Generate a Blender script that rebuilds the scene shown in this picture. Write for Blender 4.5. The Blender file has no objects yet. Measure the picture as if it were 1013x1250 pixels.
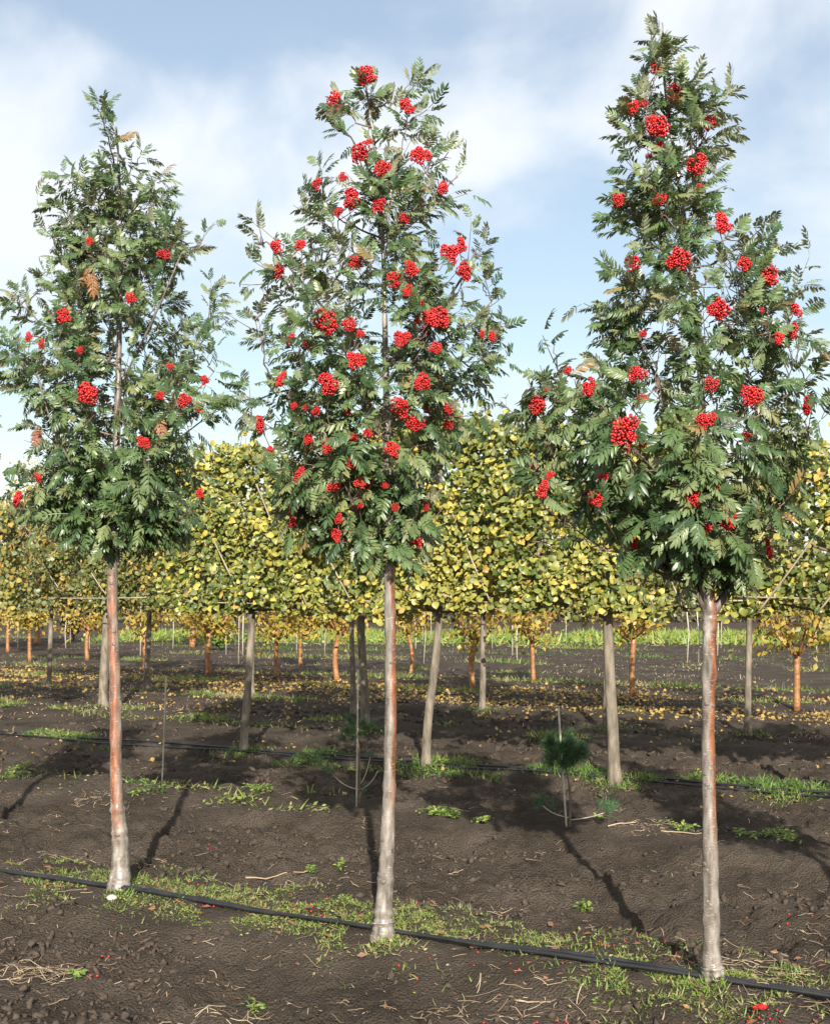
import bpy, math, random
import numpy as np
from mathutils import Vector

# ------------------------------------------------------------------ camera
S = bpy.context.scene
COL = S.collection
F_PX, CX, HZ, CAM_H = 1500.0, 506.5, 735.0, 1.65     # focal length in photo pixels, centre column, horizon row, eye height
cam_d = bpy.data.cameras.new('camera')
cam_d.sensor_fit = 'VERTICAL'
cam_d.sensor_height = 36.0
cam_d.lens = F_PX / 1250.0 * 36.0
cam_d.shift_y = (HZ - 625.0) / 1250.0
cam_d.clip_start = 0.05
cam_d.clip_end = 3000.0
cam = bpy.data.objects.new('camera', cam_d)
COL.objects.link(cam)
cam.location = (0, 0, CAM_H)
cam.rotation_euler = (math.radians(90), 0, 0)
S.camera = cam

# ------------------------------------------------------------------ world, sun, exposure
SUN_EL, SUN_AZ = 25.0, 4.0           # the sun stands behind the camera, a little to the right
to_sun = Vector((math.sin(math.radians(SUN_AZ)) * math.cos(math.radians(SUN_EL)),
                 -math.cos(math.radians(SUN_AZ)) * math.cos(math.radians(SUN_EL)),
                 math.sin(math.radians(SUN_EL))))
W = bpy.data.worlds.new('World')
S.world = W
W.use_nodes = True
wn, wl = W.node_tree.nodes, W.node_tree.links
wn.clear()
w_out = wn.new('ShaderNodeOutputWorld')
w_bg = wn.new('ShaderNodeBackground')
w_bg.inputs['Strength'].default_value = 0.09
sky = wn.new('ShaderNodeTexSky')
sky.sky_type = 'NISHITA'
sky.sun_disc = False
sky.sun_elevation = math.radians(SUN_EL)
sky.sun_rotation = math.radians(180 - SUN_AZ)
sky.air_density = 1.25
sky.dust_density = 0.9
sky.ozone_density = 1.0
tc = wn.new('ShaderNodeTexCoord')
mp = wn.new('ShaderNodeMapping')
mp.inputs['Scale'].default_value = (1.0, 1.0, 1.5)
mp.inputs['Rotation'].default_value = (0.0, math.radians(32), 0.0)
mp.inputs['Location'].default_value = (1.74, 0.3, -0.15)
wl.new(tc.outputs['Generated'], mp.inputs['Vector'])
cn = wn.new('ShaderNodeTexNoise')
cn.inputs['Scale'].default_value = 3.1
cn.inputs['Detail'].default_value = 6.0
cn.inputs['Roughness'].default_value = 0.48
cn.inputs['Distortion'].default_value = 0.35
wl.new(mp.outputs['Vector'], cn.inputs['Vector'])
cr = wn.new('ShaderNodeValToRGB')
cr.color_ramp.elements[0].position = 0.40
cr.color_ramp.elements[0].color = (0.20, 0.20, 0.20, 1)
cr.color_ramp.elements[1].position = 0.57
cr.color_ramp.elements[1].color = (0.92, 0.92, 0.92, 1)
cr.color_ramp.interpolation = 'EASE'
wl.new(cn.outputs['Fac'], cr.inputs['Fac'])
cm = wn.new('ShaderNodeMixRGB')
cm.inputs['Color2'].default_value = (6.5, 6.75, 7.1, 1)     # sunlit thin cloud, in the sky texture's own units
wl.new(cr.outputs['Color'], cm.inputs['Fac'])
wl.new(sky.outputs['Color'], cm.inputs['Color1'])
wl.new(cm.outputs['Color'], w_bg.inputs['Color'])
wl.new(w_bg.outputs['Background'], w_out.inputs['Surface'])

sun_d = bpy.data.lights.new('sun', 'SUN')
sun_d.energy = 5.0
sun_d.angle = math.radians(0.55)
sun_d.color = (1.0, 0.94, 0.84)
sun = bpy.data.objects.new('sun', sun_d)
COL.objects.link(sun)
sun.location = (3, -12, 8)
sun.rotation_euler = to_sun.to_track_quat('Z', 'Y').to_euler()

S.view_settings.view_transform = 'Standard'
S.view_settings.look = 'None'
S.view_settings.gamma = 1.0
S.view_settings.use_curve_mapping = False
S.view_settings.exposure = 0.8
S.render.engine = 'CYCLES'
S.cycles.max_bounces = 6
S.cycles.transparent_max_bounces = 4

# ------------------------------------------------------------------ helpers
rng = np.random.default_rng(11)
random.seed(5)


def unit(v):
    v = np.asarray(v, float)
    return v / (np.linalg.norm(v, axis=-1, keepdims=True) + 1e-12)


def vn(x, y, seed=0):
    """smooth value noise, 0..1"""
    x = np.asarray(x, float); y = np.asarray(y, float)
    xi, yi = np.floor(x), np.floor(y)
    fx, fy = x - xi, y - yi
    fx = fx * fx * (3 - 2 * fx); fy = fy * fy * (3 - 2 * fy)

    def h(a, b):
        v = np.sin(a * 127.1 + b * 311.7 + seed * 74.7) * 43758.5453
        return v - np.floor(v)
    return ((h(xi, yi) * (1 - fx) + h(xi + 1, yi) * fx) * (1 - fy)
            + (h(xi, yi + 1) * (1 - fx) + h(xi + 1, yi + 1) * fx) * fy)


def raw_mesh(name, V, Fc, rnd=None, smooth=False):
    V = np.asarray(V, np.float32); Fc = np.asarray(Fc, np.int32)
    me = bpy.data.meshes.new(name)
    k = Fc.shape[1]
    me.vertices.add(len(V)); me.vertices.foreach_set('co', V.ravel())
    me.loops.add(Fc.size); me.loops.foreach_set('vertex_index', Fc.ravel())
    me.polygons.add(len(Fc))
    me.polygons.foreach_set('loop_start', np.arange(0, Fc.size, k, dtype=np.int32))
    me.polygons.foreach_set('loop_total', np.full(len(Fc), k, np.int32))
    if smooth:
        me.polygons.foreach_set('use_smooth', np.ones(len(Fc), bool))
    if rnd is not None:
        a = me.attributes.new('rnd', 'FLOAT', 'POINT')
        a.data.foreach_set('value', np.asarray(rnd, np.float32))
    me.update(calc_edges=True)
    return me


class MB:
    """collects triangles; build() links them as one mesh object"""
    def __init__(self):
        self.V, self.F, self.R, self.n = [], [], [], 0

    def add(self, V, Fc, r=0.0):
        V = np.asarray(V, float)
        self.V.append(V); self.F.append(np.asarray(Fc, int) + self.n)
        self.R.append(np.broadcast_to(np.asarray(r, float), (len(V),)))
        self.n += len(V)

    def inst(self, tpl, T, R3, sc, r):
        """many copies of a template: T (n,3), R3 (n,3,3) columns are the axes, sc (n,), r (n,)"""
        V0, F0 = tpl
        n = len(T)
        if n == 0:
            return
        V = np.einsum('nij,vj->nvi', R3, V0) * np.asarray(sc).reshape(n, 1, -1) + T[:, None, :]
        Fc = (F0[None] + (np.arange(n) * len(V0))[:, None, None]).reshape(-1, 3)
        self.add(V.reshape(-1, 3), Fc, np.repeat(r, len(V0)))

    def mesh(self, name, smooth=False):
        return raw_mesh(name, np.concatenate(self.V), np.concatenate(self.F), np.concatenate(self.R), smooth)

    def build(self, name, mat, parent=None, smooth=False):
        return obj(name, self.mesh(name, smooth), mat, parent)


def obj(name, me, mat=None, parent=None):
    if mat is not None and not me.materials:
        me.materials.append(mat)
    o = bpy.data.objects.new(name, me)
    COL.objects.link(o)
    if parent is not None:
        o.parent = parent
    return o


def tag(o, label=None, cat=None, group=None, kind=None):
    if label: o['label'] = label
    if cat: o['category'] = cat
    if group: o['group'] = group
    if kind: o['kind'] = kind
    return o


def thing(name, loc, label, cat, group=None):
    o = bpy.data.objects.new(name, None)
    o.empty_display_size = 0.1
    COL.objects.link(o)
    o.location = loc
    return tag(o, label, cat, group)


def tube(pts, rad, sides=6, cap=True):
    """tapered tube along points -> (V, F)"""
    pts = np.asarray(pts, float); n = len(pts)
    rad = np.broadcast_to(np.asarray(rad, float), (n,))
    tan = unit(np.gradient(pts, axis=0))
    up = np.array([0.0, 0, 1]) if abs(tan[0][2]) < 0.9 else np.array([1.0, 0, 0])
    V = []
    a = np.arange(sides) * 2 * math.pi / sides
    u = unit(np.cross(tan[0], up))
    for i in range(n):
        u = unit(u - tan[i] * np.dot(u, tan[i]))
        w = np.cross(tan[i], u)
        V.append(pts[i] + rad[i] * (np.cos(a)[:, None] * u + np.sin(a)[:, None] * w))
    V = np.concatenate(V)
    Fc = []
    for i in range(n - 1):
        for j in range(sides):
            b, c = i * sides + j, i * sides + (j + 1) % sides
            Fc += [(b, c, c + sides), (b, c + sides, b + sides)]
    if cap:
        V = np.vstack([V, pts[0], pts[-1]])
        for j in range(sides):
            Fc.append((len(V) - 2, (j + 1) % sides, j))
            Fc.append((len(V) - 1, (n - 1) * sides + j, (n - 1) * sides + (j + 1) % sides))
    return V, np.array(Fc)


def smooth_path(pts, n):
    """Catmull-Rom resampling"""
    P = np.asarray(pts, float)
    P = np.vstack([2 * P[0] - P[1], P, 2 * P[-1] - P[-2]])
    m = len(P) - 3
    out = []
    for t in np.linspace(0, m, n):
        i = min(int(t), m - 1); f = t - i
        a, b, c, d = P[i], P[i + 1], P[i + 2], P[i + 3]
        out.append(0.5 * (2 * b + (c - a) * f + (2 * a - 5 * b + 4 * c - d) * f * f + (3 * b - a - 3 * c + d) * f ** 3))
    return np.array(out)


def frames(D, N):
    """rotation matrices with y along D and z close to N"""
    D = unit(D); N = np.asarray(N, float)
    Z = unit(N - D * np.sum(N * D, 1, keepdims=True))
    X = np.cross(D, Z)
    return np.stack([X, D, Z], axis=2)


def ico(sub=1):
    import bmesh
    bm = bmesh.new()
    bmesh.ops.create_icosphere(bm, subdivisions=sub, radius=1.0)
    V = np.array([v.co[:] for v in bm.verts]); Fc = np.array([[v.index for v in f.verts] for f in bm.faces])
    bm.free()
    return V, Fc


# ------------------------------------------------------------------ materials
def new_mat(name):
    m = bpy.data.materials.new(name)
    m.use_nodes = True
    nt = m.node_tree
    return m, nt.nodes, nt.links, nt.nodes['Principled BSDF']


def ramp(nodes, stops, interp='LINEAR'):
    r = nodes.new('ShaderNodeValToRGB')
    r.color_ramp.interpolation = interp
    e = r.color_ramp.elements
    while len(e) < len(stops):
        e.new(0.5)
    for el, (p, c) in zip(e, stops):
        el.position = p
        el.color = (*c, 1)
    return r


def rnd_value(nodes, links):
    """a number per leaf: per-point attribute for joined foliage, object random for single leaves"""
    at = nodes.new('ShaderNodeAttribute'); at.attribute_name = 'rnd'
    oi = nodes.new('ShaderNodeObjectInfo')
    ad = nodes.new('ShaderNodeMath'); ad.operation = 'ADD'
    links.new(at.outputs['Fac'], ad.inputs[0]); links.new(oi.outputs['Random'], ad.inputs[1])
    fr = nodes.new('ShaderNodeMath'); fr.operation = 'FRACT'
    links.new(ad.outputs[0], fr.inputs[0])
    return fr.outputs[0]


def leaf_mat(name, stops, under=None, rough=0.45, trans=0.25, trans_tint=(1.0, 1.0, 0.6), spec=0.5):
    m, n, l, b = new_mat(name)
    v = rnd_value(n, l)
    r = ramp(n, stops)
    l.new(v, r.inputs['Fac'])
    col = r.outputs['Color']
    if under is not None:
        g = n.new('ShaderNodeNewGeometry')
        mx = n.new('ShaderNodeMixRGB')
        mx2 = n.new('ShaderNodeMixRGB'); mx2.inputs['Fac'].default_value = 0.75
        l.new(col, mx2.inputs['Color1']); mx2.inputs['Color2'].default_value = (*under, 1)
        l.new(g.outputs['Backfacing'], mx.inputs['Fac'])
        l.new(col, mx.inputs['Color1']); l.new(mx2.outputs['Color'], mx.inputs['Color2'])
        col = mx.outputs['Color']
    tcn = n.new('ShaderNodeTexCoord')
    nz = n.new('ShaderNodeTexNoise'); nz.inputs['Scale'].default_value = 40.0
    l.new(tcn.outputs['Object'], nz.inputs['Vector'])
    hs = n.new('ShaderNodeHueSaturation')
    mr = n.new('ShaderNodeMapRange')
    mr.inputs['To Min'].default_value = 0.75; mr.inputs['To Max'].default_value = 1.25
    l.new(nz.outputs['Fac'], mr.inputs['Value']); l.new(mr.outputs['Result'], hs.inputs['Value'])
    l.new(col, hs.inputs['Color'])
    l.new(hs.outputs['Color'], b.inputs['Base Color'])
    b.inputs['Roughness'].default_value = rough
    b.inputs['Specular IOR Level'].default_value = spec
    t = n.new('ShaderNodeBsdfTranslucent')
    tm = n.new('ShaderNodeMixRGB'); tm.blend_type = 'MULTIPLY'; tm.inputs['Fac'].default_value = 1.0
    l.new(hs.outputs['Color'], tm.inputs['Color1']); tm.inputs['Color2'].default_value = (*trans_tint, 1)
    l.new(tm.outputs['Color'], t.inputs['Color'])
    ms = n.new('ShaderNodeMixShader'); ms.inputs['Fac'].default_value = trans
    l.new(b.outputs['BSDF'], ms.inputs[1]); l.new(t.outputs['BSDF'], ms.inputs[2])
    l.new(ms.outputs['Shader'], n['Material Output'].inputs['Surface'])
    return m


def plain_mat(name, c1, c2, scale=12.0, rough=0.8, bump=0.3, stretch=(1, 1, 1), spec=0.3):
    m, n, l, b = new_mat(name)
    t = n.new('ShaderNodeTexCoord')
    mpn = n.new('ShaderNodeMapping'); mpn.inputs['Scale'].default_value = stretch
    nz = n.new('ShaderNodeTexNoise'); nz.inputs['Scale'].default_value = scale; nz.inputs['Detail'].default_value = 6
    l.new(t.outputs['Object'], mpn.inputs['Vector']); l.new(mpn.outputs['Vector'], nz.inputs['Vector'])
    r = ramp(n, [(0.3, c1), (0.7, c2)])
    l.new(nz.outputs['Fac'], r.inputs['Fac']); l.new(r.outputs['Color'], b.inputs['Base Color'])
    b.inputs['Roughness'].default_value = rough
    b.inputs['Specular IOR Level'].default_value = spec
    if bump:
        bp = n.new('ShaderNodeBump'); bp.inputs['Strength'].default_value = bump; bp.inputs['Distance'].default_value = 0.01
        l.new(nz.outputs['Fac'], bp.inputs['Height']); l.new(bp.outputs['Normal'], b.inputs['Normal'])
    return m


def rowan_bark(name, side, amount, lo, hi):
    """silver-grey bark with rows of lenticels; rusty alga on the side the vector names, between heights lo..hi"""
    m, n, l, b = new_mat(name)
    t = n.new('ShaderNodeTexCoord')
    mpn = n.new('ShaderNodeMapping'); mpn.inputs['Scale'].default_value = (34, 34, 9)
    l.new(t.outputs['Object'], mpn.inputs['Vector'])
    nz = n.new('ShaderNodeTexNoise'); nz.inputs['Scale'].default_value = 1.0; nz.inputs['Detail'].default_value = 7
    l.new(mpn.outputs['Vector'], nz.inputs['Vector'])
    base = ramp(n, [(0.30, (0.066, 0.054, 0.044)), (0.45, (0.160, 0.138, 0.116)), (0.60, (0.25, 0.22, 0.19)), (0.75, (0.44, 0.41, 0.37))])
    l.new(nz.outputs['Fac'], base.inputs['Fac'])
    # lenticels: short horizontal dashes
    ml = n.new('ShaderNodeMapping'); ml.inputs['Scale'].default_value = (40, 40, 210)
    l.new(t.outputs['Object'], ml.inputs['Vector'])
    ln = n.new('ShaderNodeTexNoise'); ln.inputs['Scale'].default_value = 1.0; ln.inputs['Detail'].default_value = 2
    l.new(ml.outputs['Vector'], ln.inputs['Vector'])
    lr = ramp(n, [(0.60, (0, 0, 0)), (0.68, (1, 1, 1))])
    l.new(ln.outputs['Fac'], lr.inputs['Fac'])
    # rust
    dt = n.new('ShaderNodeVectorMath'); dt.operation = 'DOT_PRODUCT'
    l.new(t.outputs['Normal'], dt.inputs[0]); dt.inputs[1].default_value = side
    mo = n.new('ShaderNodeMapping'); mo.inputs['Scale'].default_value = (26, 26, 4.5)
    l.new(t.outputs['Object'], mo.inputs['Vector'])
    no = n.new('ShaderNodeTexNoise'); no.inputs['Scale'].default_value = 1.0; no.inputs['Detail'].default_value = 8; no.inputs['Roughness'].default_value = 0.8
    l.new(mo.outputs['Vector'], no.inputs['Vector'])
    ma = n.new('ShaderNodeMath'); ma.operation = 'MULTIPLY_ADD'
    l.new(no.outputs['Fac'], ma.inputs[0]); ma.inputs[1].default_value = 3.4; ma.inputs[2].default_value = amount - 1.7
    sm = n.new('ShaderNodeMath'); sm.operation = 'ADD'
    l.new(dt.outputs['Value'], sm.inputs[0]); l.new(ma.outputs[0], sm.inputs[1])
    sx = n.new('ShaderNodeSeparateXYZ'); l.new(t.outputs['Object'], sx.inputs[0])
    hm = n.new('ShaderNodeMapRange'); hm.interpolation_type = 'SMOOTHSTEP'
    hm.inputs['From Min'].default_value = lo; hm.inputs['From Max'].default_value = hi
    l.new(sx.outputs['Z'], hm.inputs['Value'])
    hr = ramp(n, [(0.15, (0, 0, 0)), (0.7, (0.92, 0.92, 0.92))])
    l.new(sm.outputs[0], hr.inputs['Fac'])
    mu = n.new('ShaderNodeMath'); mu.operation = 'MULTIPLY'
    hu = n.new('ShaderNodeMapRange'); hu.interpolation_type = 'SMOOTHSTEP'
    hu.inputs['From Min'].default_value = 2.15; hu.inputs['From Max'].default_value = 1.75
    l.new(sx.outputs['Z'], hu.inputs['Value'])
    mh = n.new('ShaderNodeMath'); mh.operation = 'MULTIPLY'
    l.new(hm.outputs['Result'], mh.inputs[0]); l.new(hu.outputs['Result'], mh.inputs[1])
    l.new(hr.outputs['Color'], mu.inputs[0]); l.new(mh.outputs[0], mu.inputs[1])
    oc = ramp(n, [(0.3, (0.12, 0.036, 0.014)), (0.7, (0.33, 0.105, 0.034))])
    l.new(nz.outputs['Fac'], oc.inputs['Fac'])
    mx = n.new('ShaderNodeMixRGB')
    l.new(mu.outputs[0], mx.inputs['Fac']); l.new(base.outputs['Color'], mx.inputs['Color1']); l.new(oc.outputs['Color'], mx.inputs['Color2'])
    ml2 = n.new('ShaderNodeMixRGB'); ml2.inputs['Color2'].default_value = (0.42, 0.33, 0.26, 1)
    sc = n.new('ShaderNodeMath'); sc.operation = 'MULTIPLY'; sc.inputs[1].default_value = 0.8
    l.new(lr.outputs['Color'], sc.inputs[0]); l.new(sc.outputs[0], ml2.inputs['Fac'])
    l.new(mx.outputs['Color'], ml2.inputs['Color1'])
    l.new(ml2.outputs['Color'], b.inputs['Base Color'])
    b.inputs['Roughness'].default_value = 0.45
    b.inputs['Coat Weight'].default_value = 0.75
    b.inputs['Coat Roughness'].default_value = 0.2
    bp = n.new('ShaderNodeBump'); bp.inputs['Strength'].default_value = 0.5; bp.inputs['Distance'].default_value = 0.004
    hb = n.new('ShaderNodeMath'); hb.operation = 'ADD'
    l.new(nz.outputs['Fac'], hb.inputs[0]); l.new(lr.outputs['Color'], hb.inputs[1])
    l.new(hb.outputs[0], bp.inputs['Height']); l.new(bp.outputs['Normal'], b.inputs['Normal'])
    return m


M_ROWAN = leaf_mat('rowan_leaf', [(0.0, (0.032, 0.064, 0.024)), (0.35, (0.064, 0.112, 0.040)), (0.65, (0.112, 0.165, 0.062)),
                                  (0.90, (0.175, 0.215, 0.095)), (0.98, (0.18, 0.19, 0.08)), (0.994, (0.24, 0.16, 0.06)), (1.0, (0.20, 0.12, 0.07))],
                   under=(0.30, 0.31, 0.20), rough=0.38, trans=0.14, trans_tint=(1.0, 1.1, 0.45), spec=0.45)
M_BROWNLEAF = leaf_mat('browned_rowan_leaf', [(0.0, (0.30, 0.13, 0.05)), (1.0, (0.22, 0.12, 0.08))], under=(0.3, 0.2, 0.13), rough=0.5)
LIME_GREEN = [(0.0, (0.075, 0.115, 0.028)), (0.22, (0.135, 0.175, 0.042)), (0.42, (0.225, 0.245, 0.055)), (0.60, (0.33, 0.315, 0.075)),
              (0.80, (0.45, 0.395, 0.085)), (0.93, (0.55, 0.43, 0.08)), (0.985, (0.47, 0.31, 0.09)), (1.0, (0.30, 0.19, 0.09))]
M_LIME = leaf_mat('lime_leaf', LIME_GREEN, under=(0.24, 0.26, 0.14), rough=0.42, trans=0.25, trans_tint=(1.0, 0.95, 0.35))
M_LIME_FAR = leaf_mat('lime_leaf_olive', [(0.0, (0.07, 0.10, 0.03)), (0.35, (0.135, 0.16, 0.045)), (0.65, (0.24, 0.225, 0.06)), (0.88, (0.36, 0.27, 0.055)), (1.0, (0.42, 0.24, 0.06))],
                      under=(0.22, 0.24, 0.13), rough=0.45, trans=0.25, trans_tint=(1.0, 0.95, 0.35))
M_YELLOW = leaf_mat('yellow_leaf', [(0.0, (0.16, 0.17, 0.04)), (0.35, (0.32, 0.27, 0.045)), (0.78, (0.46, 0.34, 0.05)), (1.0, (0.36, 0.20, 0.05))],
                    under=(0.5, 0.38, 0.10), rough=0.5, trans=0.3, trans_tint=(1, 0.9, 0.4))
M_PURPLE = leaf_mat('purple_leaf', [(0.0, (0.03, 0.012, 0.022)), (1.0, (0.075, 0.03, 0.045))], rough=0.45, trans=0.1)
M_BUSH = leaf_mat('bush_leaf', [(0.0, (0.05, 0.12, 0.02)), (1.0, (0.13, 0.22, 0.045))], rough=0.5)
M_WOOD = leaf_mat('far_wood_leaf', [(0.0, (0.07, 0.085, 0.035)), (0.5, (0.13, 0.125, 0.05)), (0.8, (0.20, 0.15, 0.07)), (1.0, (0.22, 0.11, 0.06))], rough=0.7, trans=0.1)
M_GRASS = leaf_mat('grass', [(0.0, (0.05, 0.11, 0.020)), (0.40, (0.115, 0.195, 0.032)), (0.70, (0.20, 0.26, 0.055)), (0.84, (0.30, 0.26, 0.11)), (1.0, (0.38, 0.30, 0.17))],
                   rough=0.5, trans=0.3, trans_tint=(1, 1, 0.4))
M_WEED = leaf_mat('weed_leaf', [(0.0, (0.10, 0.19, 0.035)), (0.6, (0.20, 0.27, 0.05)), (1.0, (0.36, 0.36, 0.09))], rough=0.5, trans=0.25)
M_NEEDLE = leaf_mat('pine_needle', [(0.0, (0.03, 0.08, 0.035)), (0.6, (0.06, 0.13, 0.05)), (1.0, (0.13, 0.20, 0.08))], rough=0.45, trans=0.08)
M_FALLEN = leaf_mat('fallen_leaf', [(0.0, (0.18, 0.11, 0.04)), (0.4, (0.34, 0.22, 0.05)), (0.75, (0.42, 0.28, 0.06)), (1.0, (0.20, 0.11, 0.05))], rough=0.6, trans=0.1)
M_STRAW = leaf_mat('straw', [(0.0, (0.20, 0.13, 0.075)), (0.5, (0.36, 0.26, 0.16)), (1.0, (0.52, 0.42, 0.28))], rough=0.7, trans=0.0)
M_TWIG = plain_mat('rowan_twig', (0.10, 0.055, 0.042), (0.20, 0.13, 0.10), 30, 0.5, 0.2, spec=0.5)
M_LIMB = plain_mat('rowan_limb_bark', (0.075, 0.058, 0.048), (0.19, 0.155, 0.13), 22, 0.55, 0.3, (1, 1, 0.35), spec=0.5)
M_LIMEBARK = plain_mat('lime_bark', (0.075, 0.062, 0.047), (0.27, 0.225, 0.17), 17, 0.85, 0.9, (1, 1, 0.3))
M_LIMETWIG = plain_mat('lime_twig', (0.11, 0.08, 0.055), (0.20, 0.15, 0.11), 25, 0.7, 0.2)
M_COPPER = plain_mat('copper_bark', (0.16, 0.070, 0.028), (0.42, 0.20, 0.075), 9, 0.45, 0.3, (1, 1, 2.5), spec=0.6)
M_CANE = plain_mat('bamboo_cane', (0.20, 0.16, 0.11), (0.42, 0.35, 0.25), 8, 0.6, 0.2, (1, 1, 1))
M_STAKE = plain_mat('pale_stake', (0.34, 0.30, 0.23), (0.52, 0.47, 0.38), 14, 0.7, 0.2)
M_HOSE = plain_mat('black_hose', (0.008, 0.008, 0.009), (0.025, 0.025, 0.027), 9, 0.42, 0.1, spec=0.5)
M_STONE = plain_mat('pale_stone', (0.42, 0.39, 0.28), (0.60, 0.57, 0.44), 30, 0.8, 0.3)
M_CLOD = plain_mat('soil_clod', (0.042, 0.031, 0.024), (0.092, 0.071, 0.055), 38, 0.95, 0.6, spec=0.15)
M_TIE = plain_mat('red_tie', (0.40, 0.05, 0.03), (0.5, 0.08, 0.05), 30, 0.6, 0.0)
M_PINK = plain_mat('pink_tie', (0.45, 0.28, 0.30), (0.55, 0.36, 0.38), 30, 0.6, 0.0)


def berry_mat():
    m, n, l, b = new_mat('rowan_berry')
    v = rnd_value(n, l)
    r = ramp(n, [(0.0, (0.26, 0.006, 0.010)), (0.5, (0.46, 0.011, 0.015)), (1.0, (0.58, 0.030, 0.020))])
    l.new(v, r.inputs['Fac']); l.new(r.outputs['Color'], b.inputs['Base Color'])
    b.inputs['Roughness'].default_value = 0.28
    b.inputs['Subsurface Weight'].default_value = 0.0
    return m


M_BERRY = berry_mat()


def soil_mat():
    m, n, l, b = new_mat('dark_soil')
    t = n.new('ShaderNodeTexCoord')
    big = n.new('ShaderNodeTexNoise'); big.inputs['Scale'].default_value = 1.6; big.inputs['Detail'].default_value = 8
    fine = n.new('ShaderNodeTexNoise'); fine.inputs['Scale'].default_value = 85; fine.inputs['Detail'].default_value = 9; fine.inputs['Roughness'].default_value = 0.7
    vor = n.new('ShaderNodeTexVoronoi'); vor.inputs['Scale'].default_value = 75
    for k in (big, fine, vor):
        l.new(t.outputs['Object'], k.inputs['Vector'])
    r1 = ramp(n, [(0.30, (0.050, 0.038, 0.028)), (0.50, (0.084, 0.065, 0.049)), (0.62, (0.110, 0.086, 0.066)), (0.75, (0.158, 0.125, 0.097))])
    mx0 = n.new('ShaderNodeMath'); mx0.operation = 'MULTIPLY_ADD'; mx0.inputs[1].default_value = 0.85; mx0.inputs[2].default_value = -0.15
    l.new(big.outputs['Fac'], mx0.inputs[0])
    mx1 = n.new('ShaderNodeMath'); mx1.operation = 'MULTIPLY_ADD'; mx1.inputs[1].default_value = 0.48
    l.new(fine.outputs['Fac'], mx1.inputs[0]); l.new(mx0.outputs[0], mx1.inputs[2])
    l.new(mx1.outputs[0], r1.inputs['Fac'])
    l.new(r1.outputs['Color'], b.inputs['Base Color'])
    b.inputs['Roughness'].default_value = 0.95
    b.inputs['Specular IOR Level'].default_value = 0.12
    h = n.new('ShaderNodeMath'); h.operation = 'MULTIPLY_ADD'; h.inputs[1].default_value = 0.8
    l.new(vor.outputs['Distance'], h.inputs[0]); l.new(fine.outputs['Fac'], h.inputs[2])
    bp = n.new('ShaderNodeBump'); bp.inputs['Strength'].default_value = 1.0; bp.inputs['Distance'].default_value = 0.03
    l.new(h.outputs[0], bp.inputs['Height']); l.new(bp.outputs['Normal'], b.inputs['Normal'])
    return m


M_SOIL = soil_mat()

# ------------------------------------------------------------------ the ground
ROW_DIR = np.array([0.876, -0.482])
ROW_N = np.array([0.482, 0.876])
ROW_O = np.array([-0.158, 6.07])
PITCH = 2.95
PROF_X = [-1.475, -0.75, -0.42, -0.25, 0.0, 0.45, 0.68, 0.92, 1.2, 1.475]
PROF_Z = [-0.045, -0.085, -0.065, -0.012, 0.0, 0.012, 0.0, -0.085, -0.075, -0.045]


def row_p(x, y):
    return ROW_N[0] * (x - ROW_O[0]) + ROW_N[1] * (y - ROW_O[1])


def row_s(x, y):
    return ROW_DIR[0] * (x - ROW_O[0]) + ROW_DIR[1] * (y - ROW_O[1])


def rough_grain(x, y):
    return vn(x / 0.041 + y * 13, y / 0.041 - x * 13, 18)


def gh(x, y, fine=True):
    """height of the ground"""
    x = np.asarray(x, float); y = np.asarray(y, float)
    p, s = row_p(x, y), row_s(x, y)
    p = p + 0.10 * (vn(s / 0.7, p * 0.6, 3) - 0.5) + 0.22 * (vn(s / 2.3, p * 0.2, 4) - 0.5)
    q = np.mod(p + 1.475, PITCH) - 1.475
    far = 1.0 / (1.0 + np.maximum(0, y - 14) / 25.0)
    z = np.interp(q, PROF_X, PROF_Z)
    z = z * far + 0.045 * (vn(x / 1.1, y / 1.1, 5) - 0.5) * far
    if fine:
        rough = 0.5 + 0.65 * np.clip(np.abs(q) / 0.7, 0, 1)
        rough = rough * (0.55 + 0.9 * vn(s / 1.6, p / 0.35, 21))
        nf = 1.0 / (1.0 + np.maximum(0, y - 14) / 20.0)
        z = z + rough * nf * (0.058 * (vn(x / 0.21, y / 0.21, 6) - 0.5)
                              + 0.042 * (np.abs(vn(x / 0.10 + 7 + 4 * y, y / 0.10 - 4 * x, 7) - 0.5) * 2 - 0.5)
                              + 0.020 * (vn(x / 0.060 + 9 * y, y / 0.060 - 9 * x, 8) - 0.5)
                              + 0.020 * (rough_grain(x, y) - 0.5))
    return z


def axis(lo, hi, step, far_hi, far_lo, growth):
    c = list(np.arange(lo, hi, step))
    st, v = step, c[-1]
    while v < far_hi:
        st *= growth; v += st; c.append(v)
    st, v, pre = step, c[0], []
    while v > far_lo:
        st *= growth; v -= st; pre.append(v)
    return np.array(pre[::-1] + c)


gx = axis(-4.4, 4.4, 0.026, 600, -600, 1.06)
gy = axis(4.2, 13.0, 0.025, 900, -40, 1.045)
GX, GY = np.meshgrid(gx, gy)
GZ = gh(GX, GY)
nx, ny = len(gx), len(gy)
ii = (np.arange(ny - 1)[:, None] * nx + np.arange(nx - 1)[None, :]).ravel()
ground_me = raw_mesh('ground', np.stack([GX.ravel(), GY.ravel(), GZ.ravel()], 1),
                     np.stack([ii, ii + 1, ii + nx + 1, ii + nx], 1), smooth=True)
ground = obj('ground', ground_me, M_SOIL)
ground['kind'] = 'structure'


def on_ground(px, py):
    """the spot of flat ground seen at a photo pixel, as a starting estimate of where a thing stands"""
    d = F_PX * CAM_H / (py - HZ)
    return (px - CX) * d / F_PX, d


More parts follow.
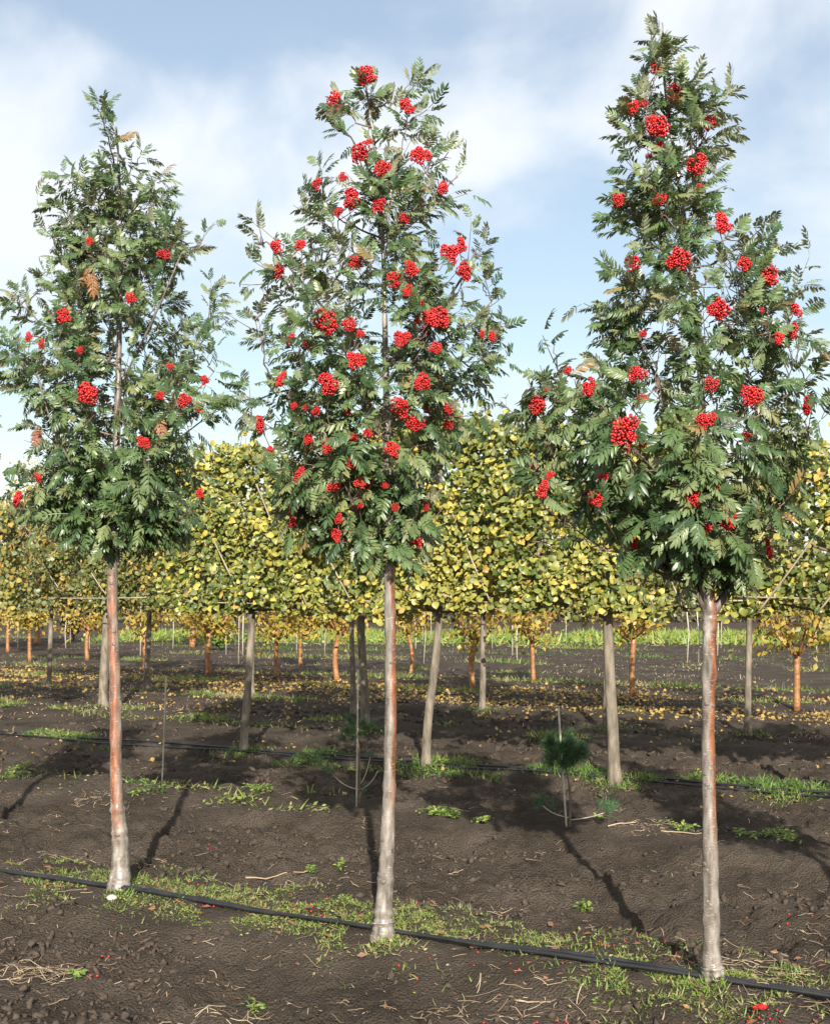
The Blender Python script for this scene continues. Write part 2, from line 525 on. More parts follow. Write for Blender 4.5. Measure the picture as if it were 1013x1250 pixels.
# ------------------------------------------------------------------ leaf templates
def rowan_leaf(seed, pairs=6, simple=False):
    """compound leaf, length 1 along +y, face up +z"""
    r = np.random.default_rng(seed)
    V, Fc = [], []
    curl = r.uniform(0.10, 0.42)
    twist = r.uniform(-0.15, 0.15)

    def axis_pt(t):
        return np.array([twist * t * t * 0.4, t, -curl * t * t])

    def leaflet(b, d, ln, w, sag):
        d = unit(d)
        side = unit(np.cross(d, [0, 0, 1.0]))
        i0 = len(V)
        if simple:
            for (t, k) in ((0, 0), (0.26, -0.95), (0.26, 0.95), (0.74, -0.9), (0.74, 0.9), (1.0, 0)):
                V.append(b + d * ln * t + side * k * w * 0.52 + np.array([0, 0, (0.10 * k) * w - sag * ln * t * t]))
            Fc.extend([[i0 + a for a in f] for f in ((0, 2, 1), (1, 2, 4), (1, 4, 3), (3, 4, 5))])
            return
        for (t, k) in ((0, 0), (0.26, -0.95), (0.30, 0), (0.26, 0.95), (0.73, -0.92), (0.68, 0), (0.73, 0.92), (1.0, 0)):
            p = b + d * ln * t + side * k * w * 0.5
            p = p + np.array([0, 0, (0.16 * abs(k)) * w - sag * ln * t * t])
            V.append(p)
        Fc.extend([[i0 + a for a in f] for f in ((0, 2, 1), (0, 3, 2), (1, 2, 5), (1, 5, 4), (2, 3, 6), (2, 6, 5), (4, 5, 7), (5, 6, 7))])

    for k in range(pairs):
        t = 0.27 + 0.60 * k / (pairs - 1) + r.uniform(-0.01, 0.01)
        ln = (0.26 + 0.08 * math.sin(math.pi * (k + 0.7) / pairs)) * r.uniform(0.9, 1.1)
        b = axis_pt(t)
        for s in (-1, 1):
            a = math.radians(r.uniform(52, 68) - 3.5 * k)
            d = np.array([s * math.sin(a), math.cos(a), r.uniform(-0.28, 0.06) - curl * t])
            leaflet(b + np.array([0, r.uniform(-0.012, 0.012), 0]), d, ln, ln * r.uniform(0.26, 0.33), r.uniform(0.0, 0.5))
    e = axis_pt(0.9)
    leaflet(e, axis_pt(1.0) - axis_pt(0.85), 0.30, 0.11, 0.2)
    i0 = len(V)
    for t in (0, 0.33, 0.66, 0.92):
        c = axis_pt(t) - np.array([0, 0, 0.004])
        V.extend([c + np.array([-0.012, 0, 0]), c + np.array([0.012, 0, 0])])
    for k in range(3):
        a = i0 + 2 * k
        Fc.extend([[a, a + 1, a + 3], [a, a + 3, a + 2]])
    V = np.array(V); Fc = np.array(Fc)
    # make every face point up
    nrm = np.cross(V[Fc[:, 1]] - V[Fc[:, 0]], V[Fc[:, 2]] - V[Fc[:, 0]])
    flip = nrm[:, 2] < 0
    Fc[flip] = Fc[flip][:, ::-1]
    return V, Fc


KINDS_R = ((1, 6), (2, 6), (3, 7), (4, 5), (5, 6), (6, 7))
ROWAN_T = [rowan_leaf(s, p) for s, p in KINDS_R]
ROWAN_S = [rowan_leaf(s, p, True) for s, p in KINDS_R]


def heart_leaf(seed):
    """lime leaf, length 1 along +y with its stalk end at 0"""
    r = np.random.default_rng(seed)
    half = [(0.0, 0.06), (0.24, -0.01), (0.45, 0.18), (0.49, 0.46), (0.33, 0.74), (0.0, 0.95)]
    out = half + [(-x, y) for x, y in half[-2:0:-1]]
    V = [(0.0, 0.42, 0.0)]
    cup, bend = r.uniform(-0.9, 0.9), r.uniform(0.1, 1.1)
    for (x, y) in out:
        V.append((x * r.uniform(0.92, 1.08), y, cup * abs(x) - bend * (y - 0.4) ** 2 + r.uniform(-0.03, 0.03)))
    n = len(out)
    Fc = [(0, 1 + (k), 1 + (k + 1) % n) for k in range(n)]
    V = np.array(V); Fc = np.array(Fc)
    nrm = np.cross(V[Fc[:, 1]] - V[Fc[:, 0]], V[Fc[:, 2]] - V[Fc[:, 0]])
    flip = nrm[:, 2] < 0
    Fc[flip] = Fc[flip][:, ::-1]
    return V, Fc


HEART_T = [heart_leaf(s) for s in range(20, 25)]
HEART_S = [(np.array([(0, 0.02, 0), (0.46, 0.22, c), (0.40, 0.66, c - 0.08), (0, 0.95, -0.25), (-0.40, 0.66, e), (-0.46, 0.22, e + 0.06)]), np.array([(0, 1, 5), (1, 2, 5), (5, 2, 4), (4, 2, 3)])) for c, e in ((0.1, 0.2), (-0.2, 0.05), (0.25, -0.1), (-0.1, -0.2), (0.0, 0.3))]
SMALL_T = (np.array([(0, 0, 0), (0.32, 0.45, 0.05), (0, 0.5, -0.03), (-0.32, 0.45, 0.05), (0, 1, -0.08)]), np.array([(0, 1, 2), (0, 2, 3), (1, 4, 2), (2, 4, 3)]))


def leaf_meshes(tpls, name, mat, scale=1.0):
    out = []
    for V, Fc in tpls:
        me = raw_mesh(name, V * scale, Fc)
        me.materials.append(mat)
        out.append(me)
    return out


ROWAN_ME = leaf_meshes(ROWAN_T, 'rowan_leaf', M_ROWAN)
ROWAN_BROWN_ME = leaf_meshes(ROWAN_T[:2], 'browned_rowan_leaf', M_BROWNLEAF)
LIME_ME = leaf_meshes(HEART_T, 'lime_leaf', M_LIME)


def place(name, me, parent, pos, R3, sc):
    from mathutils import Matrix
    o = bpy.data.objects.new(name, me)
    COL.objects.link(o)
    o.parent = parent
    m = Matrix([[R3[0][0] * sc, R3[0][1] * sc, R3[0][2] * sc, pos[0]], [R3[1][0] * sc, R3[1][1] * sc, R3[1][2] * sc, pos[1]],
                [R3[2][0] * sc, R3[2][1] * sc, R3[2][2] * sc, pos[2]], [0, 0, 0, 1]])
    o.matrix_local = m
    return o


# ------------------------------------------------------------------ berries
BALL = ico(2)


def berry_cluster_mesh(seed):
    """domed head of berries, radius about 1, opening along +z"""
    r = np.random.default_rng(seed)
    mb = MB()
    pts = []
    lob = [(math.cos(a) * r.uniform(0.3, 0.75), math.sin(a) * r.uniform(0.3, 0.6), r.uniform(-0.25, 0.25), r.uniform(0.3, 0.5)) for a in np.arange(6) * 1.05 + r.uniform(0, 1, 6)] + [(0, 0, 0.05, 0.5)]
    tries = 0
    while len(pts) < 175 and tries < 12000:
        tries += 1
        lx, ly, lz, lr = lob[r.integers(len(lob))]
        d = unit(r.normal(size=3)); d[2] = d[2] * 0.8 + 0.15
        p = np.array([lx, ly, lz]) * 0.85 + d * lr * 0.92 * r.uniform(0.9, 1.0)
        if all(np.sum((p - q) ** 2) > 0.122 ** 2 for q in pts):
            pts.append(p)
    for p in pts:
        s = r.uniform(0.072, 0.096)
        mb.add(BALL[0] * s + p * np.array([1, 1, 0.85]), BALL[1], r.uniform(0, 0.75))
    return mb.mesh('berry_cluster', True)


BERRY_ME = []
for sd in range(8):
    me = berry_cluster_mesh(40 + sd)
    me.materials.append(M_BERRY)
    BERRY_ME.append(me)


# ------------------------------------------------------------------ the rowans
def bez(a, c, b, n):
    t = np.linspace(0, 1, n)[:, None]
    return (1 - t) ** 2 * a + 2 * t * (1 - t) * c + t * t * b


def make_rowan(base_px, trunk, profile, tips, clusters, limbs, label, bark, seed, n_fill=36, group='rowan trees along the drip hoses', leaf_parts=300, z_crown=None, droop_below=0.45, brown=(), gap_level=0.34, n_hidden=8):
    r = np.random.default_rng(seed)
    bx, d = on_ground(*base_px)
    k = d / F_PX                                       # metres per photo pixel at the tree

    def loc(px, py, dy=0.0):
        return np.array([(px - CX) * k - bx, dy, CAM_H - (py - HZ) * k])
    root = thing('rowan_tree', (bx, d, float(gh(bx, d, False)) - 0.01), label, 'tree', group)
    # trunk
    tp = np.array([loc(x, y) for x, y, w in trunk])
    tw = np.array([w * 0.5 * k for x, y, w in trunk])
    tp[:, 1] += np.linspace(0, 1, len(tp)) * r.uniform(-0.06, 0.06) + r.normal(0, 0.006, len(tp))
    nn = 150
    path = smooth_path(tp, nn)
    rad = np.interp(np.linspace(0, len(tp) - 1, nn), np.arange(len(tp)), tw)
    rad *= 1 + 0.03 * np.sin(np.arange(nn) * 0.8) + r.normal(0, 0.018, nn)
    for q in range(9):                                 # old pruning rings
        rad[r.integers(12, 70)] *= r.uniform(1.07, 1.16)
    path[0, 2] = -0.06
    V, Fc = tube(path, rad, 14)
    V[:, :2] += (r.random((len(V), 2)) - 0.5) * 0.004
    mb = MB(); mb.add(V, Fc); mb.build('trunk', bark, root, True)
    ztop, zc = path[-1, 2], z_crown
    for q in range(7):                                 # knots and pruning scars
        zk = r.uniform(0.25, zc)
        pk = np.array([np.interp(zk, path[:, 2], path[:, 0]), np.interp(zk, path[:, 2], path[:, 1]), zk])
        rk = np.interp(zk, path[:, 2], rad)
        ak = r.uniform(-2.9, -0.25)
        nk = np.array([math.cos(ak), math.sin(ak), 0.0])
        sk = rk * r.uniform(0.28, 0.5)
        Vk = BALL[0] * np.array([1, 0.35, 0.8]) * sk * r.uniform(0.85, 1.15, (len(BALL[0]), 1))
        Rk = frames(nk[None], np.array([[0, 0, 1.0]]))[0]
        mk = MB(); mk.add(Vk @ Rk.T + pk + nk * rk * 0.92, BALL[1]); mk.build('knot', M_LIMB, root, True)

    def trunk_at(z):
        return np.array([np.interp(z, path[:, 2], path[:, 0]), np.interp(z, path[:, 2], path[:, 1]), z])
    nodes, ndir = [], []                               # points new twigs may start from
    for z in np.linspace(zc, ztop - 0.05, 60):
        nodes.append(trunk_at(z))
    leaves = []                                        # (pos, dir, normal, length)
    z_low = zc + (ztop - zc) * droop_below

    def put_leaves(pts, start, spacing, ln0, ln1, outward):
        L = np.concatenate([[0], np.cumsum(np.linalg.norm(np.diff(pts, axis=0), axis=1))])
        tot = L[-1]
        s, ang = start * tot, r.uniform(0, 6.28)
        while s < tot:
            p = np.array([np.interp(s, L, pts[:, c]) for c in range(3)])
            i = min(np.searchsorted(L, s), len(pts) - 1)
            tg = unit(pts[i] - pts[max(i - 1, 0)]) if i else unit(pts[1] - pts[0])
            a = unit(np.cross(tg, [0.3, 0.1, 1.0])); b2 = np.cross(tg, a)
            rad_d = a * math.cos(ang) + b2 * math.sin(ang)
            ang += 2.4
            one_leaf(p, tg, rad_d, r.uniform(ln0, ln1), outward)
            s += spacing * r.uniform(0.7, 1.35)
        for q in range(3):                             # tuft at the end
            a = r.uniform(0, 6.28)
            tg = unit(pts[-1] - pts[-2])
            u = unit(np.cross(tg, [0.3, 0.1, 1.0])); w = np.cross(tg, u)
            one_leaf(pts[-1], tg * 1.3, u * math.cos(a) + w * math.sin(a), r.uniform(ln0, ln1), outward)

    def one_leaf(p, tg, rad_d, ln, outward):
        low = np.clip((z_low + 0.25 - p[2]) / 0.9, 0, 1)
        dr = -0.05 + 0.75 * low + r.normal(0, 0.33)
        dv = unit(tg * (0.75 - 0.3 * low) + rad_d * 0.85 + outward * 0.35 + np.array([0, 0, -dr]))
        nv = unit(np.array([0, 0, 0.85]) + outward * (0.55 + 0.5 * low) + np.array(to_sun) * 0.35 + r.normal(0, 0.58, 3))
        leaves.append((p + dv * 0.008, dv, nv, ln * (0.92 + 0.26 * low)))

    def half_width(z):
        py = HZ - (z - CAM_H) / k
        ys = [q[0] for q in profile]
        xl = (np.interp(py, ys, [q[1] for q in profile]) - CX) * k - bx
        xr = (np.interp(py, ys, [q[2] for q in profile]) - CX) * k - bx
        return xl, xr

    def branch(o, tip, r0, r1, n=9, leaf_from=0.3, twigs=3, lift=0.28, mat=M_TWIG):
        o = np.asarray(o); tip = np.asarray(tip)
        h = tip - o
        c = o + np.array([h[0] * 0.55, h[1] * 0.55, h[2] * lift])
        pts = bez(o, c, tip, n)
        pts[1:-1] += r.normal(0, 0.008, (n - 2, 3))
        m = MB()
        V, Fc = tube(pts, np.linspace(r0, r1, n), 5); m.add(V, Fc)
        ctr = trunk_at(np.clip(tip[2], zc, ztop))
        outward = tip - ctr; outward[2] = 0
        outward = outward / max(np.linalg.norm(outward), 0.12)
        put_leaves(pts, leaf_from, 0.034, 0.085, 0.135, outward)
        for q in range(twigs):
            t = r.uniform(0.28, 0.92)
            i = int(t * (n - 1))
            sp = pts[i]
            tg = unit(pts[min(i + 1, n - 1)] - sp)
            dv = unit(tg * 0.5 + unit(r.normal(size=3)) * 0.75 + outward * 0.25 + np.array([0, 0, 0.25]))
            ln = r.uniform(0.09, 0.21) * (0.5 if sp[2] > ztop - 0.35 else 1.0)
            e = sp + dv * ln + np.array([0, 0, 0.02])
            tw_ = bez(sp, sp + dv * ln * 0.5, e, 4)
            V, Fc = tube(tw_, np.linspace(r1 * 1.1, 0.0013, 4), 4); m.add(V, Fc)
            put_leaves(tw_, 0.2, 0.030, 0.08, 0.13, outward)
        nodes.extend(list(pts[2:]))
        return m.build('branch', mat, root, True)

    # main limbs drawn by hand
    for (pl, r0) in limbs:
        pts = smooth_path([loc(x, y, dy) for x, y, dy in pl], 12)
        m = MB(); V, Fc = tube(pts, np.linspace(r0, 0.004, 12), 8); m.add(V, Fc)
        m.build('limb', M_LIMB, root, True)
        nodes.extend(list(pts[3:]))

    def start_for(tip, prefer_trunk=False):
        P = np.array(nodes)
        dv = tip - P
        hor = np.hypot(dv[:, 0], dv[:, 1])
        cost = np.linalg.norm(dv, axis=1) + 3.0 * np.maximum(0, 0.55 * hor - dv[:, 2]) + 3 * np.maximum(0, 0.05 - dv[:, 2])
        if prefer_trunk:
            cost[60:] += 0.25
        return P[np.argmin(cost)]

    for (px, py) in tips:
        xl, xr = half_width(CAM_H - (py - HZ) * k)
        tip = loc(px, py, 0)
        frac = min(1, abs(tip[0] - (xl + xr) / 2) / max((xr - xl) / 2, 0.05))
        tip[1] = r.normal(0, 0.10)
        tip[2] = max(tip[2] - 0.06, zc + 0.1)
        tip[0] -= np.sign(tip[0] - (xl + xr) / 2) * min(0.05, abs(tip[0] - (xl + xr) / 2))
        o = start_for(tip, True)
        ln = np.linalg.norm(tip - o)
        branch(o, tip, 0.0035 + 0.006 * min(ln, 0.9), 0.0022, 11, 0.35, 3 if ln > 0.35 else 1)
    # filling branches around the stem
    for q in range(n_fill):
        z = zc + (ztop - zc) * ((q + r.random()) / n_fill) ** 1.25 * 0.80 + 0.10
        xl, xr = half_width(z)
        a = q * 2.4 + r.uniform(-0.4, 0.4)
        hw, mid = (xr - xl) / 2, (xl + xr) / 2
        f = r.uniform(0.30, 0.74) * (0.72 + 0.28 * np.clip((ztop - z) / 1.0, 0, 1))
        z = min(z, ztop - 0.16)
        tip = np.array([mid + math.cos(a) * hw * f, math.sin(a) * hw * f * 0.85 + trunk_at(z)[1], z])
        o = start_for(tip)
        branch(o, tip, 0.003 + 0.005 * np.linalg.norm(tip - o), 0.002, 9, 0.3, 3)
    # berry heads, each at the end of a twig
    cl = []
    clusters = list(clusters)
    for q in range(n_hidden):                          # small heads deeper in the crown
        zz = zc + 0.2 + (ztop - zc - 0.45) * r.random()
        a_, b_ = half_width(zz)
        clusters.append((((a_ + b_) / 2 + (b_ - a_) * 0.42 * r.uniform(-1, 1) + bx) / k + CX, HZ - (zz - CAM_H) / k, r.uniform(4.5, 7.4)))
    for (px, py, pr) in clusters:
        z = CAM_H - (py - HZ) * k
        xl, xr = half_width(z)
        hw, mid = max((xr - xl) / 2, 0.06), (xl + xr) / 2
        x = (px - CX) * k - bx
        fr = np.clip(abs(x - mid) / hw, 0, 0.97)
        yo = -0.80 * hw * math.sqrt(1 - fr * fr) * (1.0 if pr > 7.5 else 0.72) - 0.03
        x = x * (1 + yo / d) + bx * (yo / d); z = CAM_H + (z - CAM_H) * (1 + yo / d)
        c = np.array([x, yo, z])
        cl.append((c, pr * k))
        o = start_for(c + np.array([0, 0, -0.02]))
        branch(o, c + np.array([0, 0.035, -0.02]), 0.003, 0.002, 7, 0.35, 1)
        outward = unit(c - trunk_at(np.clip(z, zc, ztop)))
        axis_v = unit(outward + np.array([0, -0.5, r.uniform(-0.35, 0.55)]))
        R3 = frames(unit(np.cross(axis_v, r.normal(size=3)))[None], axis_v[None])[0]
        place('berry_cluster', BERRY_ME[r.integers(8)], root, c, R3, pr * k * 1.05)
    # drop leaves that would hide the berries or the stem
    P = np.array([q[0] for q in leaves]); D = np.array([q[1] for q in leaves]); N = np.array([q[2] for q in leaves]); Ln = np.array([q[3] for q in leaves])
    mid = P + D * Ln[:, None] * 0.55
    keep = np.ones(len(P), bool)
    cpos = np.array([0, -d, CAM_H]) - np.array([bx, 0, 0])
    rel = mid - cpos

    def proj(v):
        return v[..., [0, 2]] / v[..., [1]]
    pm = proj(rel)
    for c, rr in cl:
        pc = proj(c - cpos)
        near = (np.linalg.norm(pm - pc, axis=1) * d < rr * 0.55 + 0.05) & (mid[:, 1] < c[1] + 0.02)
        keep &= ~(near & (r.random(len(P)) < 0.72))
    ypx = HZ - (mid[:, 2] - CAM_H) / k + 34 * (vn(mid[:, 0] / 0.11, mid[:, 1] / 0.11, seed % 11) - 0.5)
    ys_ = [q[0] for q in profile]
    xl_ = (np.interp(ypx, ys_, [q[1] for q in profile]) - 12 - CX) * k - bx
    xr_ = (np.interp(ypx, ys_, [q[2] for q in profile]) + 12 - CX) * k - bx
    out = (mid[:, 0] < xl_) | (mid[:, 0] > xr_) | (ypx > ys_[-1] + 6)
    keep &= ~(out & (r.random(len(P)) < np.where(mid[:, 2] < zc + 0.45, 0.88, 0.55)))
    # the crown is open in places: whole sprays are missing
    gap = vn(mid[:, 0] / 0.17 + seed, mid[:, 2] / 0.15 + mid[:, 1] * 3, seed % 13) * 0.7 + vn(mid[:, 0] / 0.4, mid[:, 2] / 0.33 + mid[:, 1], seed % 7) * 0.3
    keep &= ~((gap < gap_level) & (r.random(len(P)) < 0.85))
    tx = np.interp(mid[:, 2], path[:, 2], path[:, 0])
    near = (np.abs(mid[:, 0] - tx) < 0.05) & (mid[:, 1] < 0.0) & (mid[:, 2] < zc + (ztop - zc) * 0.55)
    keep &= ~(near & (r.random(len(P)) < 0.35))
    P, D, N, Ln, mid, pm = P[keep], D[keep], N[keep], Ln[keep], mid[keep], pm[keep]
    R3 = frames(D, N)
    n = len(P)
    kind = r.integers(0, len(ROWAN_T), n)
    # single leaves: those that lie in front, one per small patch of crown
    order = np.argsort(mid[:, 1])
    cell, chosen = {}, []
    for i in order:
        key = (int(pm[i, 0] * d / 0.075), int(pm[i, 1] * d / 0.075))
        if key not in cell:
            cell[key] = 1; chosen.append(i)
    chosen = np.array(chosen)
    if len(chosen) > leaf_parts:
        chosen = r.choice(chosen, leaf_parts, replace=False)
    for i in chosen:
        place('leaf', ROWAN_ME[kind[i]], root, P[i], R3[i], Ln[i])
    rest = np.setdiff1d(np.arange(n), chosen)
    mb = MB()
    for t in range(len(ROWAN_T)):
        s = rest[kind[rest] == t]
        mb.inst(ROWAN_S[t], P[s], R3[s], Ln[s], r.random(len(s)) * 0.97)
    fo = mb.build('foliage', M_ROWAN, root); fo['kind'] = 'stuff'
    for (px, py) in brown:                             # withered leaves
        c = loc(px, py, -0.30)
        Rb = frames(np.array([[r.uniform(-0.5, 0.5), -0.3, -0.8]]), np.array([[0.1, -1, 0.3]]))[0]
        lf = place('leaf', ROWAN_BROWN_ME[r.integers(2)], root, c, Rb, 0.13)
        lf['label'] = 'withered brown leaf'
    root['leaf_count'] = n
    return root


def copy_tree(root, loc, rz, label, sc=1.0):
    c = root.copy(); COL.objects.link(c)
    c.location = loc; c.rotation_euler = (0, 0, rz); c.scale = (sc, sc, sc)
    c['label'] = label
    for ch in [o for o in root.children]:
        if ch.name.split('.')[0] == 'leaf' and random.random() < 0.3:
            continue
        q = ch.copy(); COL.objects.link(q); q.parent = c
    return c


T1 = dict(
    base_px=(146, 1088),
    trunk=[(146, 1088, 30), (147, 1060, 23), (146, 1020, 20), (142, 965, 15), (140, 850, 13.5), (136, 740, 13), (137, 640, 10.5), (142, 500, 8), (144, 400, 6.5), (146, 300, 5), (143, 210, 3.2), (140, 152, 1.8)],
    profile=[(115, 132, 150), (160, 108, 165), (210, 85, 205), (260, 62, 215), (300, 45, 240), (350, 25, 260), (420, 8, 265), (480, 15, 272), (540, 38, 238), (600, 28, 235), (635, 42, 222), (652, 95, 205), (670, 120, 172)],
    tips=[(140, 148), (185, 184), (208, 215), (75, 210), (108, 225), (32, 255), (62, 245), (260, 280), (228, 282), (272, 352), (8, 352), (38, 330), (3, 412), (2, 450), (275, 445), (296, 470), (122, 178), (158, 176),
          (22, 500), (25, 590), (35, 620), (232, 600), (225, 625), (60, 640), (190, 640), (160, 640), (115, 635), (85, 620), (205, 600), (245, 540), (180, 245), (95, 300), (60, 300), (215, 320), (255, 400), (40, 560)],
    clusters=[(78, 387, 11), (107, 481, 15), (200, 311, 9), (160, 365, 8), (110, 296, 6), (225, 490, 11), (243, 497, 8), (250, 465, 7), (176, 541, 9), (22, 610, 11), (47, 584, 7), (35, 412, 7), (52, 421, 7), (46, 535, 7), (195, 483, 7), (244, 603, 7), (98, 428, 6)],
    limbs=[([(137, 690, 0), (110, 655, -0.05), (85, 610, -0.1), (70, 560, -0.12)], 0.011), ([(139, 610, 0), (155, 570, 0.1), (195, 500, 0.16), (225, 430, 0.18)], 0.010),
           ([(138, 640, 0), (115, 600, -0.14), (85, 540, -0.25), (65, 470, -0.3)], 0.009), ([(142, 520, 0), (160, 470, -0.15), (200, 400, -0.25), (230, 330, -0.25)], 0.008)],
    label='leafy rowan with few red berries and a crooked flared rusty trunk beside a pale stone',
    bark=rowan_bark('rowan_bark_rust', (-0.1, -0.9, 0.0), -0.28, 0.18, 0.55), seed=101, z_crown=1.95, n_hidden=1, n_fill=84, gap_level=0.29, brown=[(133, 340), (128, 348), (207, 515), (70, 525)])
T2 = dict(
    base_px=(467, 1143),
    trunk=[(467, 1143, 32), (468, 1128, 25), (468, 1110, 22), (472, 1050, 18.5), (475, 960, 15), (477, 850, 14), (476, 740, 13.5), (474, 640, 12.5), (472, 500, 8.5), (470, 400, 6.5), (467, 290, 4.8), (458, 185, 3.2), (447, 105, 1.8)],
    profile=[(62, 432, 462), (110, 398, 525), (160, 388, 518), (210, 378, 560), (250, 385, 555), (280, 338, 568), (330, 322, 588), (390, 325, 598), (440, 330, 588), (490, 318, 562), (540, 328, 548), (590, 355, 522), (635, 352, 520), (656, 390, 516), (676, 440, 508)],
    tips=[(440, 98), (514, 90), (466, 100), (402, 112), (388, 140), (367, 228), (534, 122), (560, 168), (570, 210), (292, 262), (332, 275), (365, 268), (300, 375), (612, 352), (602, 330), (574, 300), (300, 490), (330, 545), (342, 460),
          (612, 412), (555, 490), (350, 400), (352, 640), (408, 655), (510, 655), (375, 600), (320, 320), (590, 430), (520, 640), (430, 640), (385, 620), (535, 575), (605, 360), (285, 480), (500, 560), (525, 250), (410, 275)],
    clusters=[(447, 90, 14), (410, 120, 13), (497, 127, 11), (438, 183, 14), (511, 186, 13.5), (466, 204, 11), (386, 222, 10), (429, 240, 14), (461, 248, 10), (540, 228, 10), (337, 299, 11), (367, 296, 9), (340, 328, 11), (435, 317, 12), (502, 325, 10),
              (549, 306, 15), (562, 296, 10), (567, 328, 13), (480, 340, 11), (499, 353, 9), (398, 390, 17), (426, 393, 10), (440, 405, 7), (355, 411, 8), (490, 411, 13), (535, 387, 16), (525, 382, 11), (532, 423, 9), (435, 437, 14), (400, 466, 15), (343, 461, 11),
              (515, 465, 12.5), (489, 493, 13.5), (507, 515, 13), (318, 515, 12), (376, 533, 8), (402, 541, 10), (330, 547, 8), (366, 577, 11), (408, 590, 10), (440, 586, 9), (478, 547, 12), (450, 526, 7), (425, 498, 7), (547, 495, 10), (547, 515, 8),
              (358, 619, 10), (357, 635, 8), (410, 650, 10), (438, 613, 7), (509, 660, 8), (520, 616, 6), (600, 408, 8), (588, 405, 6), (430, 561, 9), (385, 500, 7)],
    limbs=[([(472, 700, 0), (440, 672, -0.05), (400, 640, -0.1), (365, 600, -0.12)], 0.010), ([(473, 672, 0), (455, 655, -0.06), (430, 610, -0.16), (410, 540, -0.24)], 0.011), ([(474, 690, 0), (487, 680, 0.05), (505, 640, 0.1), (530, 560, 0.12)], 0.008),
           ([(472, 580, 0), (430, 520, 0.1), (360, 470, 0.12), (300, 485, 0.1)], 0.009), ([(470, 470, 0), (510, 420, -0.1), (560, 350, -0.15), (580, 310, -0.12)], 0.009), ([(470, 460, 0), (420, 400, 0.05), (360, 330, 0.05), (335, 300, 0)], 0.009)],
    label='rowan covered in red berry heads, between the leafy rowan and the forked rowan',
    bark=rowan_bark('rowan_bark_silver', (0.93, -0.30, 0.0), -0.12, 0.45, 0.95), seed=202, z_crown=1.86, n_fill=54, n_hidden=20, gap_level=0.36)
T3 = dict(
    base_px=(869, 1196),
    trunk=[(869, 1196, 33), (869, 1180, 26), (868, 1160, 22), (866, 1050, 18.5), (864, 900, 15.5), (864, 780, 16), (864, 742, 18), (861, 700, 13), (856, 560, 10), (852, 440, 8), (842, 330, 6), (830, 250, 5), (815, 150, 3.6), (808, 80, 2.5), (806, 30, 1.5)],
    profile=[(12, 800, 816), (60, 786, 828), (110, 762, 848), (160, 752, 880), (210, 765, 878), (260, 732, 898), (310, 738, 948), (360, 738, 972), (420, 725, 985), (470, 668, 992), (520, 645, 980), (570, 645, 955), (605, 652, 948), (625, 705, 942), (655, 765, 930), (685, 820, 915), (706, 842, 900)],
    tips=[(807, 16), (897, 92), (767, 118), (752, 140), (736, 252), (848, 92), (944, 262), (912, 258), (985, 312), (1008, 318), (975, 375), (988, 450), (1002, 500), (732, 330), (738, 352), (657, 408), (640, 440), (722, 440), (638, 480), (632, 520),
          (650, 600), (640, 560), (772, 655), (728, 605), (900, 660), (935, 660), (960, 560), (790, 640), (690, 590), (880, 680), (845, 660), (960, 520), (700, 640), (820, 680), (910, 700), (670, 540), (885, 150), (870, 215), (775, 65), (950, 600)],
    clusters=[(801, 81, 10), (824, 113, 13), (770, 130, 11), (803, 152, 16), (865, 148, 11), (850, 197, 15), (754, 242, 11), (806, 242, 9), (880, 270, 14), (771, 319, 12), (828, 314, 16), (908, 320, 11), (938, 335, 15), (877, 375, 15), (868, 467, 10), (916, 480, 17),
              (970, 375, 11), (966, 400, 11), (950, 411, 10), (778, 455, 12), (718, 472, 11), (656, 492, 14), (665, 472, 7), (763, 525, 19), (861, 512, 13), (984, 493, 13), (663, 596, 12), (727, 605, 11), (843, 605, 13), (873, 596, 9), (858, 643, 10), (887, 638, 10),
              (898, 630, 7), (773, 660, 9), (938, 672, 9), (936, 661, 7), (693, 450, 7), (653, 568, 7)],
    limbs=[([(868, 748, 0), (893, 706, 0.02), (918, 580, 0.06), (942, 430, 0.08), (948, 340, 0.05)], 0.022), ([(862, 748, 0), (838, 705, -0.06), (800, 640, -0.12), (750, 560, -0.15), (690, 500, -0.12)], 0.014),
           ([(862, 740, 0), (846, 700, -0.1), (828, 630, -0.2), (805, 520, -0.24)], 0.012), ([(864, 735, 0), (876, 690, 0.1), (880, 600, 0.2), (890, 480, 0.22)], 0.013), ([(856, 560, 0), (820, 480, 0.08), (780, 400, 0.1), (760, 330, 0.08)], 0.009)],
    label='tallest rowan with big red berry heads, its trunk forking into several stems under the crown',
    bark=rowan_bark('rowan_bark_copper', (0.95, -0.20, 0.0), 0.05, 0.4, 1.0), seed=303, z_crown=1.72, n_fill=64, n_hidden=20, gap_level=0.375)

rowan_1 = make_rowan(**T1)
rowan_2 = make_rowan(**T2)
rowan_3 = make_rowan(**T3)
copy_tree(rowan_1, (-3.22, 7.92, -0.01), 2.2, 'rowan standing past the leafy crooked one, at the hose end beyond it', 0.95)
copy_tree(rowan_3, (2.76, 4.62, -0.01), 1.3, 'rowan standing past the tallest forked one, at the near hose end')


# ------------------------------------------------------------------ lime trees trained flat on canes
def row_frame(x, y):
    return np.array([ROW_DIR[0], ROW_DIR[1], 0.0]), np.array([-ROW_N[0], -ROW_N[1], 0.0])


